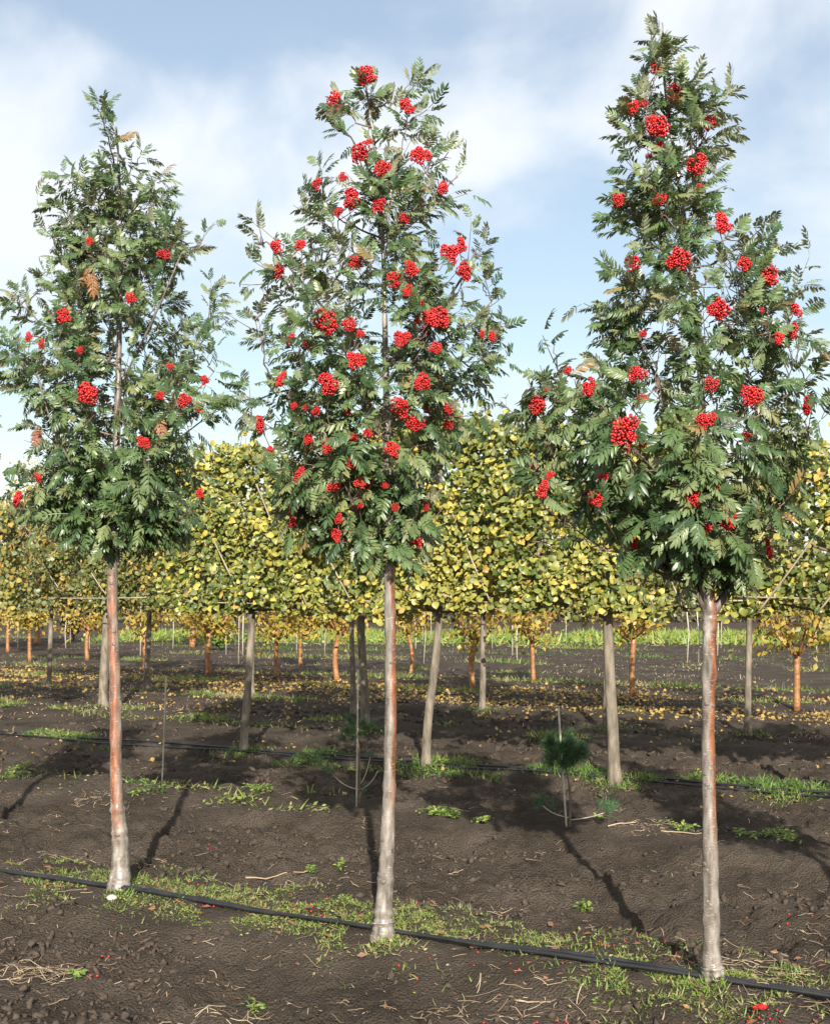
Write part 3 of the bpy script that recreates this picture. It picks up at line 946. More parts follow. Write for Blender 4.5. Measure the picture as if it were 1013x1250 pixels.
def make_lime(base, top_px, r_base, label, group, seed, z0=1.62, z1=3.35, half=1.08, thick=0.30, n_leaf=1700, singles=0, mat=M_LIME, leaf_len=(0.036, 0.086), twin=None, yellow_top=0.0, lean=0.0):
    r = np.random.default_rng(seed)
    bx, by = base
    gz = float(gh(bx, by, False))
    root = thing('lime_tree', (bx, by, gz - 0.01), label, 'tree', group)
    U, Fw = row_frame(bx, by)                          # along the row, towards the viewer's side
    k = by / F_PX
    tx = (top_px[0] - CX) * k - bx
    pts = smooth_path([(0, 0, -0.05), (tx * 0.3 + r.normal(0, 0.01), 0, 0.5), (tx * 0.75, 0, 1.1), (tx, 0, 1.65), (tx * 1.1, 0, 2.4), (tx * 1.1, 0, z1 - 0.15)], 26)
    rr = np.interp(pts[:, 2], [0, 0.12, 1.6, z1], [r_base * 1.3, r_base * 0.9, r_base * 0.74, 0.008])
    m = MB(); V, Fc = tube(pts, rr, 10); m.add(V, Fc)
    m.build('trunk', M_LIMEBARK, root, True)
    top = lambda s: z1 - 0.22 * (np.abs(s) / half) ** 2 + 0.42 * (vn((s + bx) * 2.3, seed * 0.37, 9) - 0.5) + 0.26 * (vn((s + bx) * 7, seed, 10) - 0.5)
    bot = lambda s: z0 - 0.04 + 0.22 * (vn((s + bx) * 3.1, seed * 0.7, 12) - 0.5) + 0.18 * (vn((s + bx) * 9, seed * 0.3, 13) - 0.5)
    for z in np.linspace(z0 + 0.1, z1 - 0.3, 5):       # trained tiers
        for sg in (-1, 1):
            o = np.array([np.interp(z - 0.15, pts[:, 2], pts[:, 0]), 0, z - 0.15])
            e = o + U * sg * half * r.uniform(0.8, 1.0) + Fw * r.normal(0, 0.05) + np.array([0, 0, r.uniform(0.1, 0.5)])
            e[2] = min(e[2], z1)
            c = (o + e) / 2 + np.array([0, 0, -0.08])
            V, Fc = tube(bez(o, c, e, 7), np.linspace(0.016, 0.005, 7), 5)
            mm = MB(); mm.add(V, Fc)
            for q in range(4):
                sp = bez(o, c, e, 7)[r.integers(2, 7)]
                ep = sp + U * r.normal(0, 0.12) + Fw * r.normal(0, 0.14) + np.array([0, 0, r.uniform(0.1, 0.35)])
                V, Fc = tube(np.array([sp, (sp + ep) / 2 + r.normal(0, 0.01, 3), ep]), [0.005, 0.004, 0.002], 4); mm.add(V, Fc)
            mm.build('branch', M_LIMETWIG, root, True)
    # leaves on the two faces of the flat crown
    s = r.uniform(-half, half, n_leaf)
    v = r.random(n_leaf)
    zb, zt = bot(s), top(s)
    z = zb + (zt - zb) * v
    dens = vn((s + bx) * 4.2, z * 4.2, seed + 0.5)
    edge = np.clip((half - np.abs(s)) / (0.35 * half), 0, 1)
    keep = (dens * 0.75 + 0.25 * vn((s + bx) * 1.9, z * 1.9, seed + 8) + r.random(n_leaf) * 0.45 - 0.16 * (1 - edge) > 0.625)
    s, z, v = s[keep], z[keep], v[keep]; n = len(s)
    side = np.where(r.random(n) < 0.68, 1.0, -1.0)
    th = side * thick * (0.55 + 0.45 * r.random(n)) * (0.6 + 0.8 * vn((s + bx) * 3.3, z * 3.3, seed + 4))
    th = np.where(r.random(n) < 0.22, r.uniform(-1, 1, n) * thick * 0.6, th)
    P = U * s[:, None] + Fw * th[:, None] + np.array([0, 0, 1.0]) * z[:, None]
    P[:, 0] += tx
    D = unit(np.stack([r.normal(0, 0.6, n), r.normal(0, 0.5, n), -r.normal(0.65, 0.45, n)], 1) + Fw * (side * 0.35)[:, None])
    N = unit(Fw * (side * 0.9)[:, None] + np.array([0, 0, 0.5]) + r.normal(0, 0.72, (n, 3)))
    # sprays sticking out at the top
    for q in range(16):
        s0 = r.uniform(-half, half); h = r.uniform(0.12, 0.42)
        o = U * s0 + Fw * r.uniform(-0.15, 0.15) + np.array([tx, 0, float(top(s0)) - 0.15])
        e = o + U * r.normal(0, 0.12) + np.array([0, 0, h + 0.1])
        V, Fc = tube(np.array([o, (o + e) / 2, e]), [0.004, 0.003, 0.0015], 4)
        mm = MB(); mm.add(V, Fc); mm.build('shoot', M_LIMETWIG, root)
        kq = r.integers(5, 10)
        t = r.random((kq, 1))
        P = np.vstack([P, o + (e - o) * t]); D = np.vstack([D, unit(r.normal(0, 0.6, (kq, 3)) + [0, 0, -0.5])]); N = np.vstack([N, unit(r.normal(0, 0.5, (kq, 3)) + Fw)])
        v = np.concatenate([v, np.full(kq, 1.05)])
    n = len(P)
    L = r.uniform(*leaf_len, n) * np.where(r.random(n) < 0.25, 0.72, 1)
    # hue number: patches of yellow, more of it high up
    hue = np.clip(0.42 + 0.75 * (vn((P[:, 0] + bx) * 1.7, P[:, 2] * 1.7, 31) - 0.5) + yellow_top * (v - 0.35) + r.normal(0, 0.23, n), 0.02, 0.98)
    R3 = frames(D, N)
    kind = r.integers(0, len(HEART_T), n)
    order = np.argsort(P @ -Fw)
    chosen = []
    if singles:
        cell = {}
        for i in order:
            key = (int((P[i] @ U) / 0.075), int(P[i, 2] / 0.075))
            if key not in cell:
                cell[key] = 1; chosen.append(i)
        chosen = np.array(chosen)
        if len(chosen) > singles:
            chosen = r.choice(chosen, singles, replace=False)
        for i in chosen:
            place('leaf', LIME_ME[kind[i]], root, P[i], R3[i], L[i])
    rest = np.setdiff1d(np.arange(n), np.array(chosen, int))
    mb = MB()
    for t in range(len(HEART_T)):
        q = rest[kind[rest] == t]
        mb.inst((HEART_T if singles else HEART_S)[t], P[q], R3[q], L[q], hue[q])
    fo = mb.build('foliage', mat, root); fo['kind'] = 'stuff'
    return root


def cane(a, b, rad, label, group, name='bamboo_cane', mat=None):
    a, b = np.asarray(a, float), np.asarray(b, float)
    o = bpy.data.objects.new(name, None)
    pts = np.linspace(0, 1, 9)[:, None] * (b - a)
    bow = np.sin(np.linspace(0, math.pi, 9))[:, None] * np.array([0, 0, -0.012])
    V, Fc = tube(pts + bow, rad * (1 + 0.10 * (np.arange(9) % 2)), 6)
    mb = MB(); mb.add(V, Fc)
    o = mb.build(name, mat or M_CANE, None, True)
    o.location = a
    return tag(o, label, 'cane', group)


G_LIME = 'limes trained flat in the row behind the young pines'
LIME2 = [  # base pixel, trunk top pixel, radius, label
    ((297, 917), (308, 742), 0.050, 'straight grey lime trunk under a yellow-green crown at the end of the cane frame', 3.32),
    ((519, 934), (536, 742), 0.052, 'lime with a leaning pale trunk and the yellowest crown top', 3.52),
    ((750, 952), (741, 748), 0.062, 'lime with a thick straight pale trunk behind the ball-shaped pine', 3.30)]
for i, (b, t, rad, lab, z1) in enumerate(LIME2):
    make_lime(on_ground(*b), t, rad, lab, G_LIME, 500 + i, z1=z1, half=1.14, n_leaf=12500, singles=300, yellow_top=0.35 if i == 1 else 0.12)
for i, (x, y) in enumerate(((3.72, 10.62), (5.55, 9.62))):
    px = x / y * F_PX + CX
    make_lime((x, y), (px, 742), 0.055, 'lime standing further along the cane frame past the tallest rowan' if i == 0 else 'lime at the near end of the cane frame', G_LIME, 520 + i, z1=3.02, half=1.12, n_leaf=11000, singles=220 if i == 0 else 0)
# bamboo frame of that row: one horizontal pole per bay and slanting canes
U3 = np.array([ROW_DIR[0], ROW_DIR[1], 0.0]); F3 = np.array([-ROW_N[0], -ROW_N[1], 0.0])
lime_line = np.array([0.117, 12.5, 0.0])
for i, s0 in enumerate((-3.2, -1.05, 1.1, 3.2)):
    a = lime_line + U3 * s0 + F3 * 0.19 + np.array([0, 0, 1.66 + 0.012 * i])
    cane(a, a + U3 * 2.2 + np.array([0, 0, -0.02]), 0.0075, 'level bamboo pole under the trained lime crowns ' + ('at the open end of the frame', 'between the grey lime and the leaning lime', 'between the leaning lime and the thick lime', 'beyond the tallest rowan')[i], 'level poles of the lime frame')
for i, (s0, hh, ln) in enumerate(((-2.75, 1.1, 1.25), (-1.95, 1.3, 1.25), (-1.30, 0.95, 1.1), (-0.15, 1.0, 0.7), (0.35, 1.05, 0.95), (0.95, 0.70, 0.62), (1.55, 1.2, 1.0), (2.3, 1.0, 0.8))):
    a = lime_line + U3 * s0 + F3 * 0.24 + np.array([0, 0, 1.62 + hh])
    b = a + U3 * ln * 0.52 + np.array([0, 0, -hh * 1.0])
    cane(a, b, 0.008, 'bamboo cane slanting down through the lime leaves ' + ('past the grey lime, at the open end', 'just beyond the grey lime trunk', 'between the grey lime and the leaning lime', 'over the leaning lime trunk', 'just beyond the leaning lime trunk', 'midway between the leaning and the thick lime', 'towards the thick lime trunk', 'behind the tallest rowan crown')[i], 'slanting canes of the lime frame')
for i, s0 in enumerate((2.95, 3.4, 3.9, 4.4)):
    a = lime_line + U3 * s0 + F3 * 0.33 + np.array([0, 0, 1.55])
    cane(a, a + U3 * 0.55 + np.array([0, 0, 0.75]), 0.008, 'bamboo cane slanting up away from the tallest rowan through lime leaves', 'canes rising beyond the tallest rowan')

# limes of the two rows behind
G_LIME3 = 'limes in the rows further back'
LIME3 = [  # base pixel, top pixel, radius, label, top height
    ((126, 861), (131, 740), 0.085, 'lime with a leaning pale trunk seen just behind the crooked rowan', 3.3, None),
    ((446, 888), (440, 740), 0.068, 'lime with a flared brown trunk behind the small staked pine', 3.3, None),
    ((60, 836), (63, 740), 0.055, 'slim upright grey lime in the open left of the crooked rowan', 3.3, None),
    ((179, 842), (183, 740), 0.060, 'dark slim lime trunk beside an orange trunk', 3.3, None),
    ((308, 849), (309, 740), 0.055, 'pale lime trunk half hidden behind the straight grey lime', 3.2, None),
    ((588, 866), (590, 740), 0.055, 'slim grey lime trunk right of the leaning pale lime', 3.45, None),
    ((740, 884), (740, 740), 0.055, 'slim lime trunk half hidden behind the thick straight lime', 3.3, None),
    ((912, 890), (914, 740), 0.050, 'dark slender lime trunk beyond the tallest rowan', 3.1, None),
    ((-40, 868), (-40, 740), 0.060, 'lime at the open end of the back row', 3.3, None)]
for i, (b, t, rad, lab, z1, tw) in enumerate(LIME3):
    make_lime(on_ground(*b), t, rad, lab, G_LIME3, 600 + i, z0=1.66, z1=z1, half=1.35, thick=0.38, n_leaf=9000, mat=M_LIME_FAR if i != 5 else M_LIME, leaf_len=(0.045, 0.092), yellow_top=0.15)
# twin stem next to the flared trunk: a separate slim lime
make_lime(on_ground(431, 868), (429, 740), 0.05, 'slim dark lime trunk touching the flared brown one', G_LIME3, 640, z0=1.7, z1=3.1, half=1.0, n_leaf=2500, mat=M_LIME_FAR)
for i, (px, py, s) in enumerate(((60, 836, 1), (126, 861, -1), (588, 866, 1))):
    x, y = on_ground(px, py)
    a = np.array([x - 1.1, y - 0.25, 1.72])
    cane(a, a + U3 * 2.4, 0.008, ('level pole under the lime crown by the open end', 'level pole under the lime crown behind the crooked rowan', 'level pole under the lime crown behind the leaning pale lime')[i], 'level poles of the back rows')
for i, (px, py, w) in enumerate(((38, 640, 30), (62, 690, 22), (190, 665, 24), (120, 700, 20))):
    d = 19.5
    a = np.array([(px - CX) * d / F_PX, d - 0.4, CAM_H - (py - HZ) * d / F_PX])
    cane(a, a + np.array([w * d / F_PX, -0.12, -w * 1.3 * d / F_PX]), 0.009, 'pale cane slanting through the olive lime leaves of the back rows', 'slanting canes of the back rows')


# ------------------------------------------------------------------ orange-barked trees with yellow leaves
def make_copper(base, rad, label, seed, n_leaf=800, zf=None, spread=1.0, crown_h=2.1):
    r = np.random.default_rng(seed)
    bx, by = base
    root = thing('orange_barked_tree', (bx, by, float(gh(bx, by, False)) - 0.02), label, 'tree', 'orange-barked trees beyond the limes')
    zf = zf or r.uniform(0.95, 1.2)
    pts = smooth_path([(0, 0, -0.05), (r.normal(0, 0.02), 0, zf * 0.5), (r.normal(0, 0.03), 0, zf)], 8)
    m = MB(); V, Fc = tube(pts, np.linspace(rad * 1.1, rad * 0.95, 8) * (1 + 0.04 * np.sin(np.arange(8) * 2)), 8); m.add(V, Fc)
    m.build('trunk', M_COPPER, root, True)
    P = []
    nb = 7
    for q in range(nb):
        a = q * 6.283 / nb + r.uniform(-0.3, 0.3)
        out = np.array([math.cos(a), math.sin(a), 0])
        o = pts[-1] - np.array([0, 0, r.uniform(0.02, 0.22)])
        e = o + out * r.uniform(0.55, 1.15) * spread + np.array([0, 0, crown_h * r.uniform(0.5, 1.0)])
        c = o + out * 0.55 + np.array([0, 0, 0.35])
        b = bez(o, c, e, 9)
        mm = MB(); V, Fc = tube(b, np.linspace(rad * 0.42, 0.008, 9), 5); mm.add(V, Fc)
        for w in range(6):
            i = r.integers(2, 9)
            ee = b[i] + r.normal(0, 0.22 * spread ** 1.5, 3) + np.array([0, 0, 0.15])
            V, Fc = tube(np.array([b[i], (b[i] + ee) / 2, ee]), [0.010, 0.007, 0.003], 4); mm.add(V, Fc)
            P.append(b[i] + np.array([0, 0, -0.06]) + (ee - b[i]) * r.random((int(n_leaf / nb / 6), 1)) + r.normal(0, 0.13 * spread, (int(n_leaf / nb / 6), 3)))
        mm.build('branch', M_COPPER, root, True)
    P = np.concatenate(P)
    n = len(P)
    D = unit(r.normal(0, 0.6, (n, 3)) + [0, 0, -0.6]); N = unit(r.normal(0, 0.6, (n, 3)) + [0, -0.6, 0.5])
    mb = MB(); mb.inst(SMALL_T, P, frames(D, N), r.uniform(0.09, 0.15, n), r.random(n))
    fo = mb.build('foliage', M_YELLOW, root); fo['kind'] = 'stuff'
    return root


COPPER = [((10, 796), 0.085, 'orange-barked tree at the open far end of its row'), ((37, 806), 0.075, 'orange-barked tree with a bare vase of branches beside the slim upright lime'), ((107, 806), 0.085, 'rust-red barked tree next to the purple shrub'),
          ((177, 818), 0.080, 'orange trunk touching the dark slim lime'), ((255, 822), 0.085, 'orange trunk next to the round green bush'), ((338, 826), 0.070, 'orange trunk right of the straight grey lime, forking low'),
          ((367, 812), 0.075, 'dark rust trunk with a clean straight stem before the green strip'), ((412, 829), 0.085, 'orange trunk with many thin upright stems beside the slim dark lime'), ((501, 823), 0.060, 'slender orange tree seen beside the berry-covered rowan trunk'),
          ((577, 839), 0.080, 'orange trunk with twin upright forks beside the slim grey lime'), ((651, 832), 0.065, 'short orange trunk forking wide above the ball-shaped pine'), ((772, 850), 0.072, 'orange trunk just right of the thick straight lime'), ((972, 864), 0.072, 'orange trunk with a low curved side branch near the dark slender lime')]
for i, (b, rad, lab) in enumerate(COPPER):
    make_copper(on_ground(*b), rad * 0.68, lab, 700 + i, n_leaf=1150 if b[0] < 420 else 750, crown_h=2.9 if b[0] < 60 else 2.2)
# taller yellow trees behind them
for i, (px, d, h) in enumerate(((-4, 44, 6.0), (46, 48, 5.0), (235, 46, 4.4), (1060, 44, 4.6))):
    t = make_copper(((px - CX) * d / F_PX, d), 0.11, ('tall bright yellow tree at the field end', 'bright yellow tree behind the leafy rowan', 'bright yellow tree behind the straight grey lime', 'bright yellow tree far behind the dark slender lime')[i], 740 + i, n_leaf=8000, zf=1.4, crown_h=h, spread=1.8)
    t['group'] = 'tall yellow trees far back'


# ------------------------------------------------------------------ young pines on canes
def needles(mb, c, axis_v, n, ln, spread, r):
    D = unit(np.asarray(axis_v) + r.normal(0, spread, (n, 3)))
    R3 = frames(D, unit(r.normal(size=(n, 3))))
    tpl = (np.array([(-0.017, 0, 0), (0.017, 0, 0), (0.013, 0.6, 0.01), (-0.013, 0.6, 0.01), (0, 1, 0.0)]), np.array([(0, 1, 2), (0, 2, 3), (3, 2, 4)]))
    mb.inst(tpl, np.asarray(c) + r.normal(0, 0.008, (n, 3)), R3, r.uniform(0.75, 1.1, n) * ln, r.random(n))


def make_pine(base_px, label, seed, ball, lows, cane_h, cane_label, tie=None):
    r = np.random.default_rng(seed)
    x, y = on_ground(*base_px)
    z = float(gh(x, y))
    k = y / F_PX
    root = thing('pine_sapling', (x, y, z - 0.01), label, 'sapling', 'young pines in the row behind the rowans')
    bc = np.array([(ball[0] - base_px[0]) * k, 0.0, (base_px[1] - ball[1]) * k]); br = ball[2] * k
    st = smooth_path([(0.018, 0, -0.03), (0.02, 0, bc[2] * 0.5), bc], 8)
    m = MB(); V, Fc = tube(st, np.linspace(0.011, 0.006, 8), 6); m.add(V, Fc); m.build('stem', M_LIMETWIG, root, True)
    mb = MB()
    tw = MB()
    for q in range(ball[3]):
        dv = unit(r.normal(size=3)); dv[2] = dv[2] * 0.8 + 0.1
        tip = bc + dv * br * r.uniform(0.3, 0.8) * np.array([1.0, 1.0, 0.85]) * (0.8 + 0.4 * vn(dv[0] * 2 + 5, dv[2] * 2 + 5, seed))
        V, Fc = tube(np.array([bc, (bc + tip) / 2, tip]), [0.004, 0.003, 0.002], 4); tw.add(V, Fc)
        needles(mb, tip, dv + np.array([0, 0, 0.35]), 90, br * 0.46, 0.6, r)
    for (px, py, pr, nt) in lows:                      # low side branches
        e = np.array([(px - base_px[0]) * k, r.uniform(-0.1, 0.05), (base_px[1] - py) * k])
        o = np.array([0.018, 0, max(0.02, e[2] * 0.45)])
        V, Fc = tube(bez(o, np.array([e[0] * 0.6, e[1] * 0.5, o[2] + 0.02]), e, 6), np.linspace(0.005, 0.003, 6), 5)
        lb = MB(); lb.add(V, Fc); lb.build('low_branch', M_STAKE, root, True)
        for q in range(nt):
            c = e + r.normal(0, pr * k * 0.35, 3)
            needles(mb, c, unit(np.array([e[0] * 2, 0, 0.6])), 45, max(pr * k * 0.6, 0.05), 0.6, r)
    if tw.n:
        tw.build('twigs', M_LIMETWIG, root)
    nd = mb.build('needles', M_NEEDLE, root); nd['kind'] = 'stuff'
    c = cane((x - 0.004, y - 0.022, z - 0.05), (x - 0.012 + (cane_h[0] - base_px[0]) * k, y - 0.02, z + (base_px[1] - cane_h[1]) * k), 0.0075, cane_label, 'canes staking the young pines', 'stake_cane', M_STAKE)
    return root


make_pine((692, 1008), 'young pine with a dense dark green needle ball on a bare stem', 81, (686, 915, 33, 64), [(662, 980, 18, 7), (736, 986, 22, 9)], (683, 863), 'thin pale cane standing through the ball-shaped pine')
make_pine((436, 985), 'small pine with a sparse dark tuft and pale forking low twigs beside the cane', 82, (437, 895, 24, 14), [(404, 940, 14, 6), (452, 925, 8, 2), (462, 940, 4, 0), (443, 963, 6, 2)], (439, 820), 'tall thin pale cane beside the small sparse pine')
x, y = on_ground(198, 960)
c = cane((x, y, float(gh(x, y)) - 0.04), (x + 5 * y / F_PX, y, 135 * y / F_PX), 0.007, 'lone thin cane standing in the crown shadow near the crooked rowan', 'canes staking the young pines', 'stake_cane', M_STAKE)

# ------------------------------------------------------------------ hoses
def hose(p_off, s0, s1, rad, label, seed, lift=0.0):
    r = np.random.default_rng(seed)
    s = np.arange(s0, s1, 0.12)
    p = p_off + 0.035 * (vn(s / 1.3, np.full_like(s, seed), seed) - 0.5) * 2 + 0.012 * (vn(s / 0.4, s * 0, seed + 3) - 0.5)
    x = ROW_O[0] + ROW_DIR[0] * s + ROW_N[0] * p
    y = ROW_O[1] + ROW_DIR[1] * s + ROW_N[1] * p
    z = gh(x, y) + rad * 0.8 + lift
    z = np.convolve(np.pad(z, 3, 'edge'), np.ones(7) / 7, 'valid') + 0.014
    V, Fc = tube(np.stack([x, y, z], 1), rad, 8)
    mb = MB(); mb.add(V, Fc)
    o = mb.build('drip_hose', M_HOSE, None, True)
    return tag(o, label, 'hose', 'black drip hoses along the rows')


hose(0.075, -9, 9, 0.0105, 'black drip hose along the rowans, the one next to the trunks', 2)
hose(0.045, -9, 9, 0.0105, 'black drip hose along the rowans, lying against the other one', 7, 0.004)
hose(5.80, -14, 12, 0.012, 'black drip hose along the trained limes with the cane frame', 5)
hose(5.66, -14, 12, 0.010, 'thin black drip hose along the trained limes, on the side of the pines', 6)

# ------------------------------------------------------------------ grass, weeds, straw, clods
def strip_points(n, row, lo, hi, s0, s1, seed, thr, scale=0.45):
    r = np.random.default_rng(seed)
    s = r.uniform(s0, s1, n); p = r.triangular(lo, (lo + hi) * 0.42, hi, n)
    d = vn(s / scale, p / (scale * 0.42) + seed, seed) * 0.62 + vn(s / (scale * 3.1), p * 0.9, seed + 1) * 0.38
    k = d > thr + 0.10 * r.random(n)
    s, p, d = s[k], p[k] + row, d[k]
    x = ROW_O[0] + ROW_DIR[0] * s + ROW_N[0] * p
    y = ROW_O[1] + ROW_DIR[1] * s + ROW_N[1] * p
    return x, y, d


BLADE = (np.array([(-0.06, 0, 0), (0.06, 0, 0), (0.045, 0.5, 0.03), (-0.045, 0.5, 0.03), (0, 1, -0.10)]), np.array([(0, 1, 2), (0, 2, 3), (3, 2, 4)]))
LEAFLET = (np.array([(0, 0, 0), (0.26, 0.45, 0.06), (0, 0.5, 0.0), (-0.26, 0.45, 0.06), (0, 1, -0.06)]), np.array([(0, 1, 2), (0, 2, 3), (1, 4, 2), (2, 4, 3)]))


def vegetation(x, y, d, seed, h0, h1, name, label, broad=0.5, mat=None):
    r = np.random.default_rng(seed)
    n = len(x)
    z = gh(x, y) - 0.004
    P = np.stack([x, y, z], 1)
    D = unit(np.stack([r.normal(0, 0.75, n), r.normal(0, 0.75, n), np.abs(r.normal(0.75, 0.4, n))], 1))
    N = unit(r.normal(0, 0.6, (n, 3)) + [0, -0.3, 1.0])
    h = r.uniform(h0, h1, n) * (0.55 + 0.9 * np.clip((d - 0.4) * 3, 0, 1))
    hue = np.clip(0.17 + 0.9 * (vn(x * 1.9, y * 1.9, seed) - 0.5) + r.normal(0, 0.22, n), 0, 0.99)
    mb = MB()
    b = r.random(n) < broad
    P2 = P.copy(); P2[:, 2] += r.random(n) * h * 0.6
    R3 = frames(D, N)
    Df = unit(D * [1, 1, 0.35]); Rf = frames(Df, N)
    mb.inst(BLADE, P[~b], R3[~b], h[~b] * 1.5, hue[~b])
    mb.inst(LEAFLET, P2[b], Rf[b], h[b] * 0.62, hue[b])
    o = mb.build(name, mat or M_GRASS)
    return tag(o, label, 'grass', None, 'stuff')


x, y, d = strip_points(90000, 0.0, -0.34, 0.80, -4.2, 4.6, 1, 0.605, 0.24)
vegetation(x, y, d, 61, 0.008, 0.021, 'grass', 'low green grass and chickweed along the rowan row', 0.72)
# lusher tufts round the trunk feet
r0 = np.random.default_rng(9)
xs, ys = [], []
for (px, py), n, sx, sy in (((150, 1092), 2600, 0.30, 0.10), ((100, 1078), 2000, 0.30, 0.08), ((467, 1146), 900, 0.07, 0.035), ((480, 1130), 1500, 0.22, 0.16), ((420, 1138), 1000, 0.22, 0.07), ((840, 1200), 2400, 0.22, 0.09), ((920, 1200), 2200, 0.25, 0.12), ((790, 1190), 1100, 0.15, 0.08), ((260, 1090), 1200, 0.25, 0.10), ((700, 1150), 700, 0.25, 0.1), ((560, 1120), 700, 0.2, 0.1), ((650, 1150), 500, 0.1, 0.05), ((960, 1165), 900, 0.2, 0.12), ((330, 1090), 500, 0.15, 0.1)):
    gx_, gy_ = on_ground(px, py)
    xs.append(r0.normal(gx_, sx, n)); ys.append(r0.normal(gy_, sy * 2.2, n))
xs, ys = np.concatenate(xs), np.concatenate(ys)
kk = np.abs(row_p(xs, ys)) < 0.6
xs, ys = xs[kk], ys[kk]
kk = vn(xs / 0.14, ys / 0.14, 77) > 0.46
xs, ys = xs[kk], ys[kk]
vegetation(xs, ys, np.full(len(xs), 0.60), 62, 0.013, 0.034, 'grass', 'lush green tufts round the feet of the rowan trunks', 0.55)
# pine row: few weeds
x, y, d = strip_points(9000, PITCH + 0.3, -0.6, 0.5, -6, 7, 2, 0.66)
vegetation(x, y, d, 63, 0.025, 0.06, 'grass', 'thin scattered weeds along the young pines', 0.6)
# lime rows
x, y, d = strip_points(52000, 5.75, -0.45, 0.55, -10, 9, 3, 0.56, 0.7)
vegetation(x, y, d, 64, 0.02, 0.05, 'grass', 'patchy green grass along the hose of the trained limes', 0.35)
x, y, d = strip_points(36000, 8.85, -0.45, 0.6, -14, 12, 4, 0.56, 0.9)
vegetation(x, y, d, 65, 0.025, 0.06, 'grass', 'patchy grass along the row behind the trained limes', 0.3)
for q, (pp, n, lo, hi, thr) in enumerate(((11.9, 20000, -0.5, 0.6, 0.56), (15.2, 20000, -0.6, 0.7, 0.54), (18.4, 20000, -0.7, 0.7, 0.54), (21.8, 18000, -0.7, 0.7, 0.54), (26, 18000, -0.8, 0.8, 0.54), (31, 16000, -0.9, 0.9, 0.52), (36, 14000, -1.0, 1.0, 0.52))):
    x, y, d = strip_points(n, pp, lo, hi, -24 - q * 3, 22 + q * 3, 10 + q, thr, 1.5)
    vegetation(x, y, d, 70 + q, 0.03 + 0.005 * q, 0.07 + 0.008 * q, 'grass', ('grass strip along the third lime row', 'grass strip under the orange trunks', 'grass strip behind the orange trunks', 'yellowed grass line on the bare field', 'second grass line on the bare field', 'third grass line on the bare field', 'last grass line before the green strip')[q], 0.2)
# bright green strip across the field
r0 = np.random.default_rng(33)
n = 42000
x = r0.uniform(-14, 34, n); y = 56 - 0.10 * x + r0.normal(0, 3.2, n)
k = (vn(x / 3, y / 2, 8) + 0.012 * x > 0.33)
x, y = x[k], y[k]
vegetation(x, y, np.full(len(x), 0.6), 91, 0.16, 0.36, 'crop_strip', 'bright green strip of low plants across the far field', 0.3, M_WEED)

# tufts at the feet of the limes and thin growth over the far field
xs, ys = [], []
for (b_, n_) in [(q[0], 420) for q in LIME2] + [(q[0], 300) for q in LIME3]:
    gx_, gy_ = on_ground(*b_)
    xs.append(r0.normal(gx_, 0.16, n_)); ys.append(r0.normal(gy_ - 0.05, 0.14, n_))
xs, ys = np.concatenate(xs), np.concatenate(ys)
vegetation(xs, ys, np.full(len(xs), 0.6), 95, 0.02, 0.06, 'grass', 'small grass tufts round the feet of the lime trunks', 0.4)
n = 26000
ys = 15 + 48 * r0.random(n) ** 1.2; xs = (r0.random(n) - 0.5) * 0.85 * ys
kk = vn(xs / 2.2, ys / 1.1, 15) > 0.5
vegetation(xs[kk], ys[kk], np.full(kk.sum(), 0.6), 96, 0.02, 0.06, 'dry_growth', 'thin dry growth scattered over the far bare field', 0.4, M_STRAW)

# weed plants one can pick out
def weed(px, py, rad, n, label, seed, h=0.05, mat=M_WEED, group='weeds on the bare soil'):
    r = np.random.default_rng(seed)
    x, y = on_ground(px, py)
    z = float(gh(x, y))
    root = thing('weed_plant', (x, y, z), label, 'weed', group)
    mb, st = MB(), MB()
    ns = max(4, n // 14)
    for q in range(ns):
        a = r.uniform(0, 6.28); L = rad * r.uniform(0.4, 1.0)
        e = np.array([math.cos(a) * L, math.sin(a) * L * 0.8, 0.0])
        e[2] = float(gh(x + e[0], y + e[1])) - z + h * r.uniform(0.3, 1)
        c = e * 0.5; c[2] = max(0, e[2]) + h * 0.7
        b = bez(np.array([0, 0, -0.01]), c, e, 6)
        V, Fc = tube(b, np.linspace(0.003, 0.0012, 6), 4); st.add(V, Fc)
        m = n // ns
        t = r.random(m)
        P = np.stack([np.interp(t, np.linspace(0, 1, 6), b[:, j]) for j in range(3)], 1) + r.normal(0, 0.012, (m, 3)) * [1, 1, 0.4]
        D = unit(r.normal(0, 1, (m, 3)) * [1, 1, 0.3]); N = unit(r.normal(0, 0.35, (m, 3)) + [0, -0.3, 1])
        mb.inst(LEAFLET, P, frames(D, N), r.uniform(0.022, 0.042, m), r.random(m))
    st.build('stems', M_BUSH, root)
    fo = mb.build('leaves', mat, root); fo['kind'] = 'stuff'


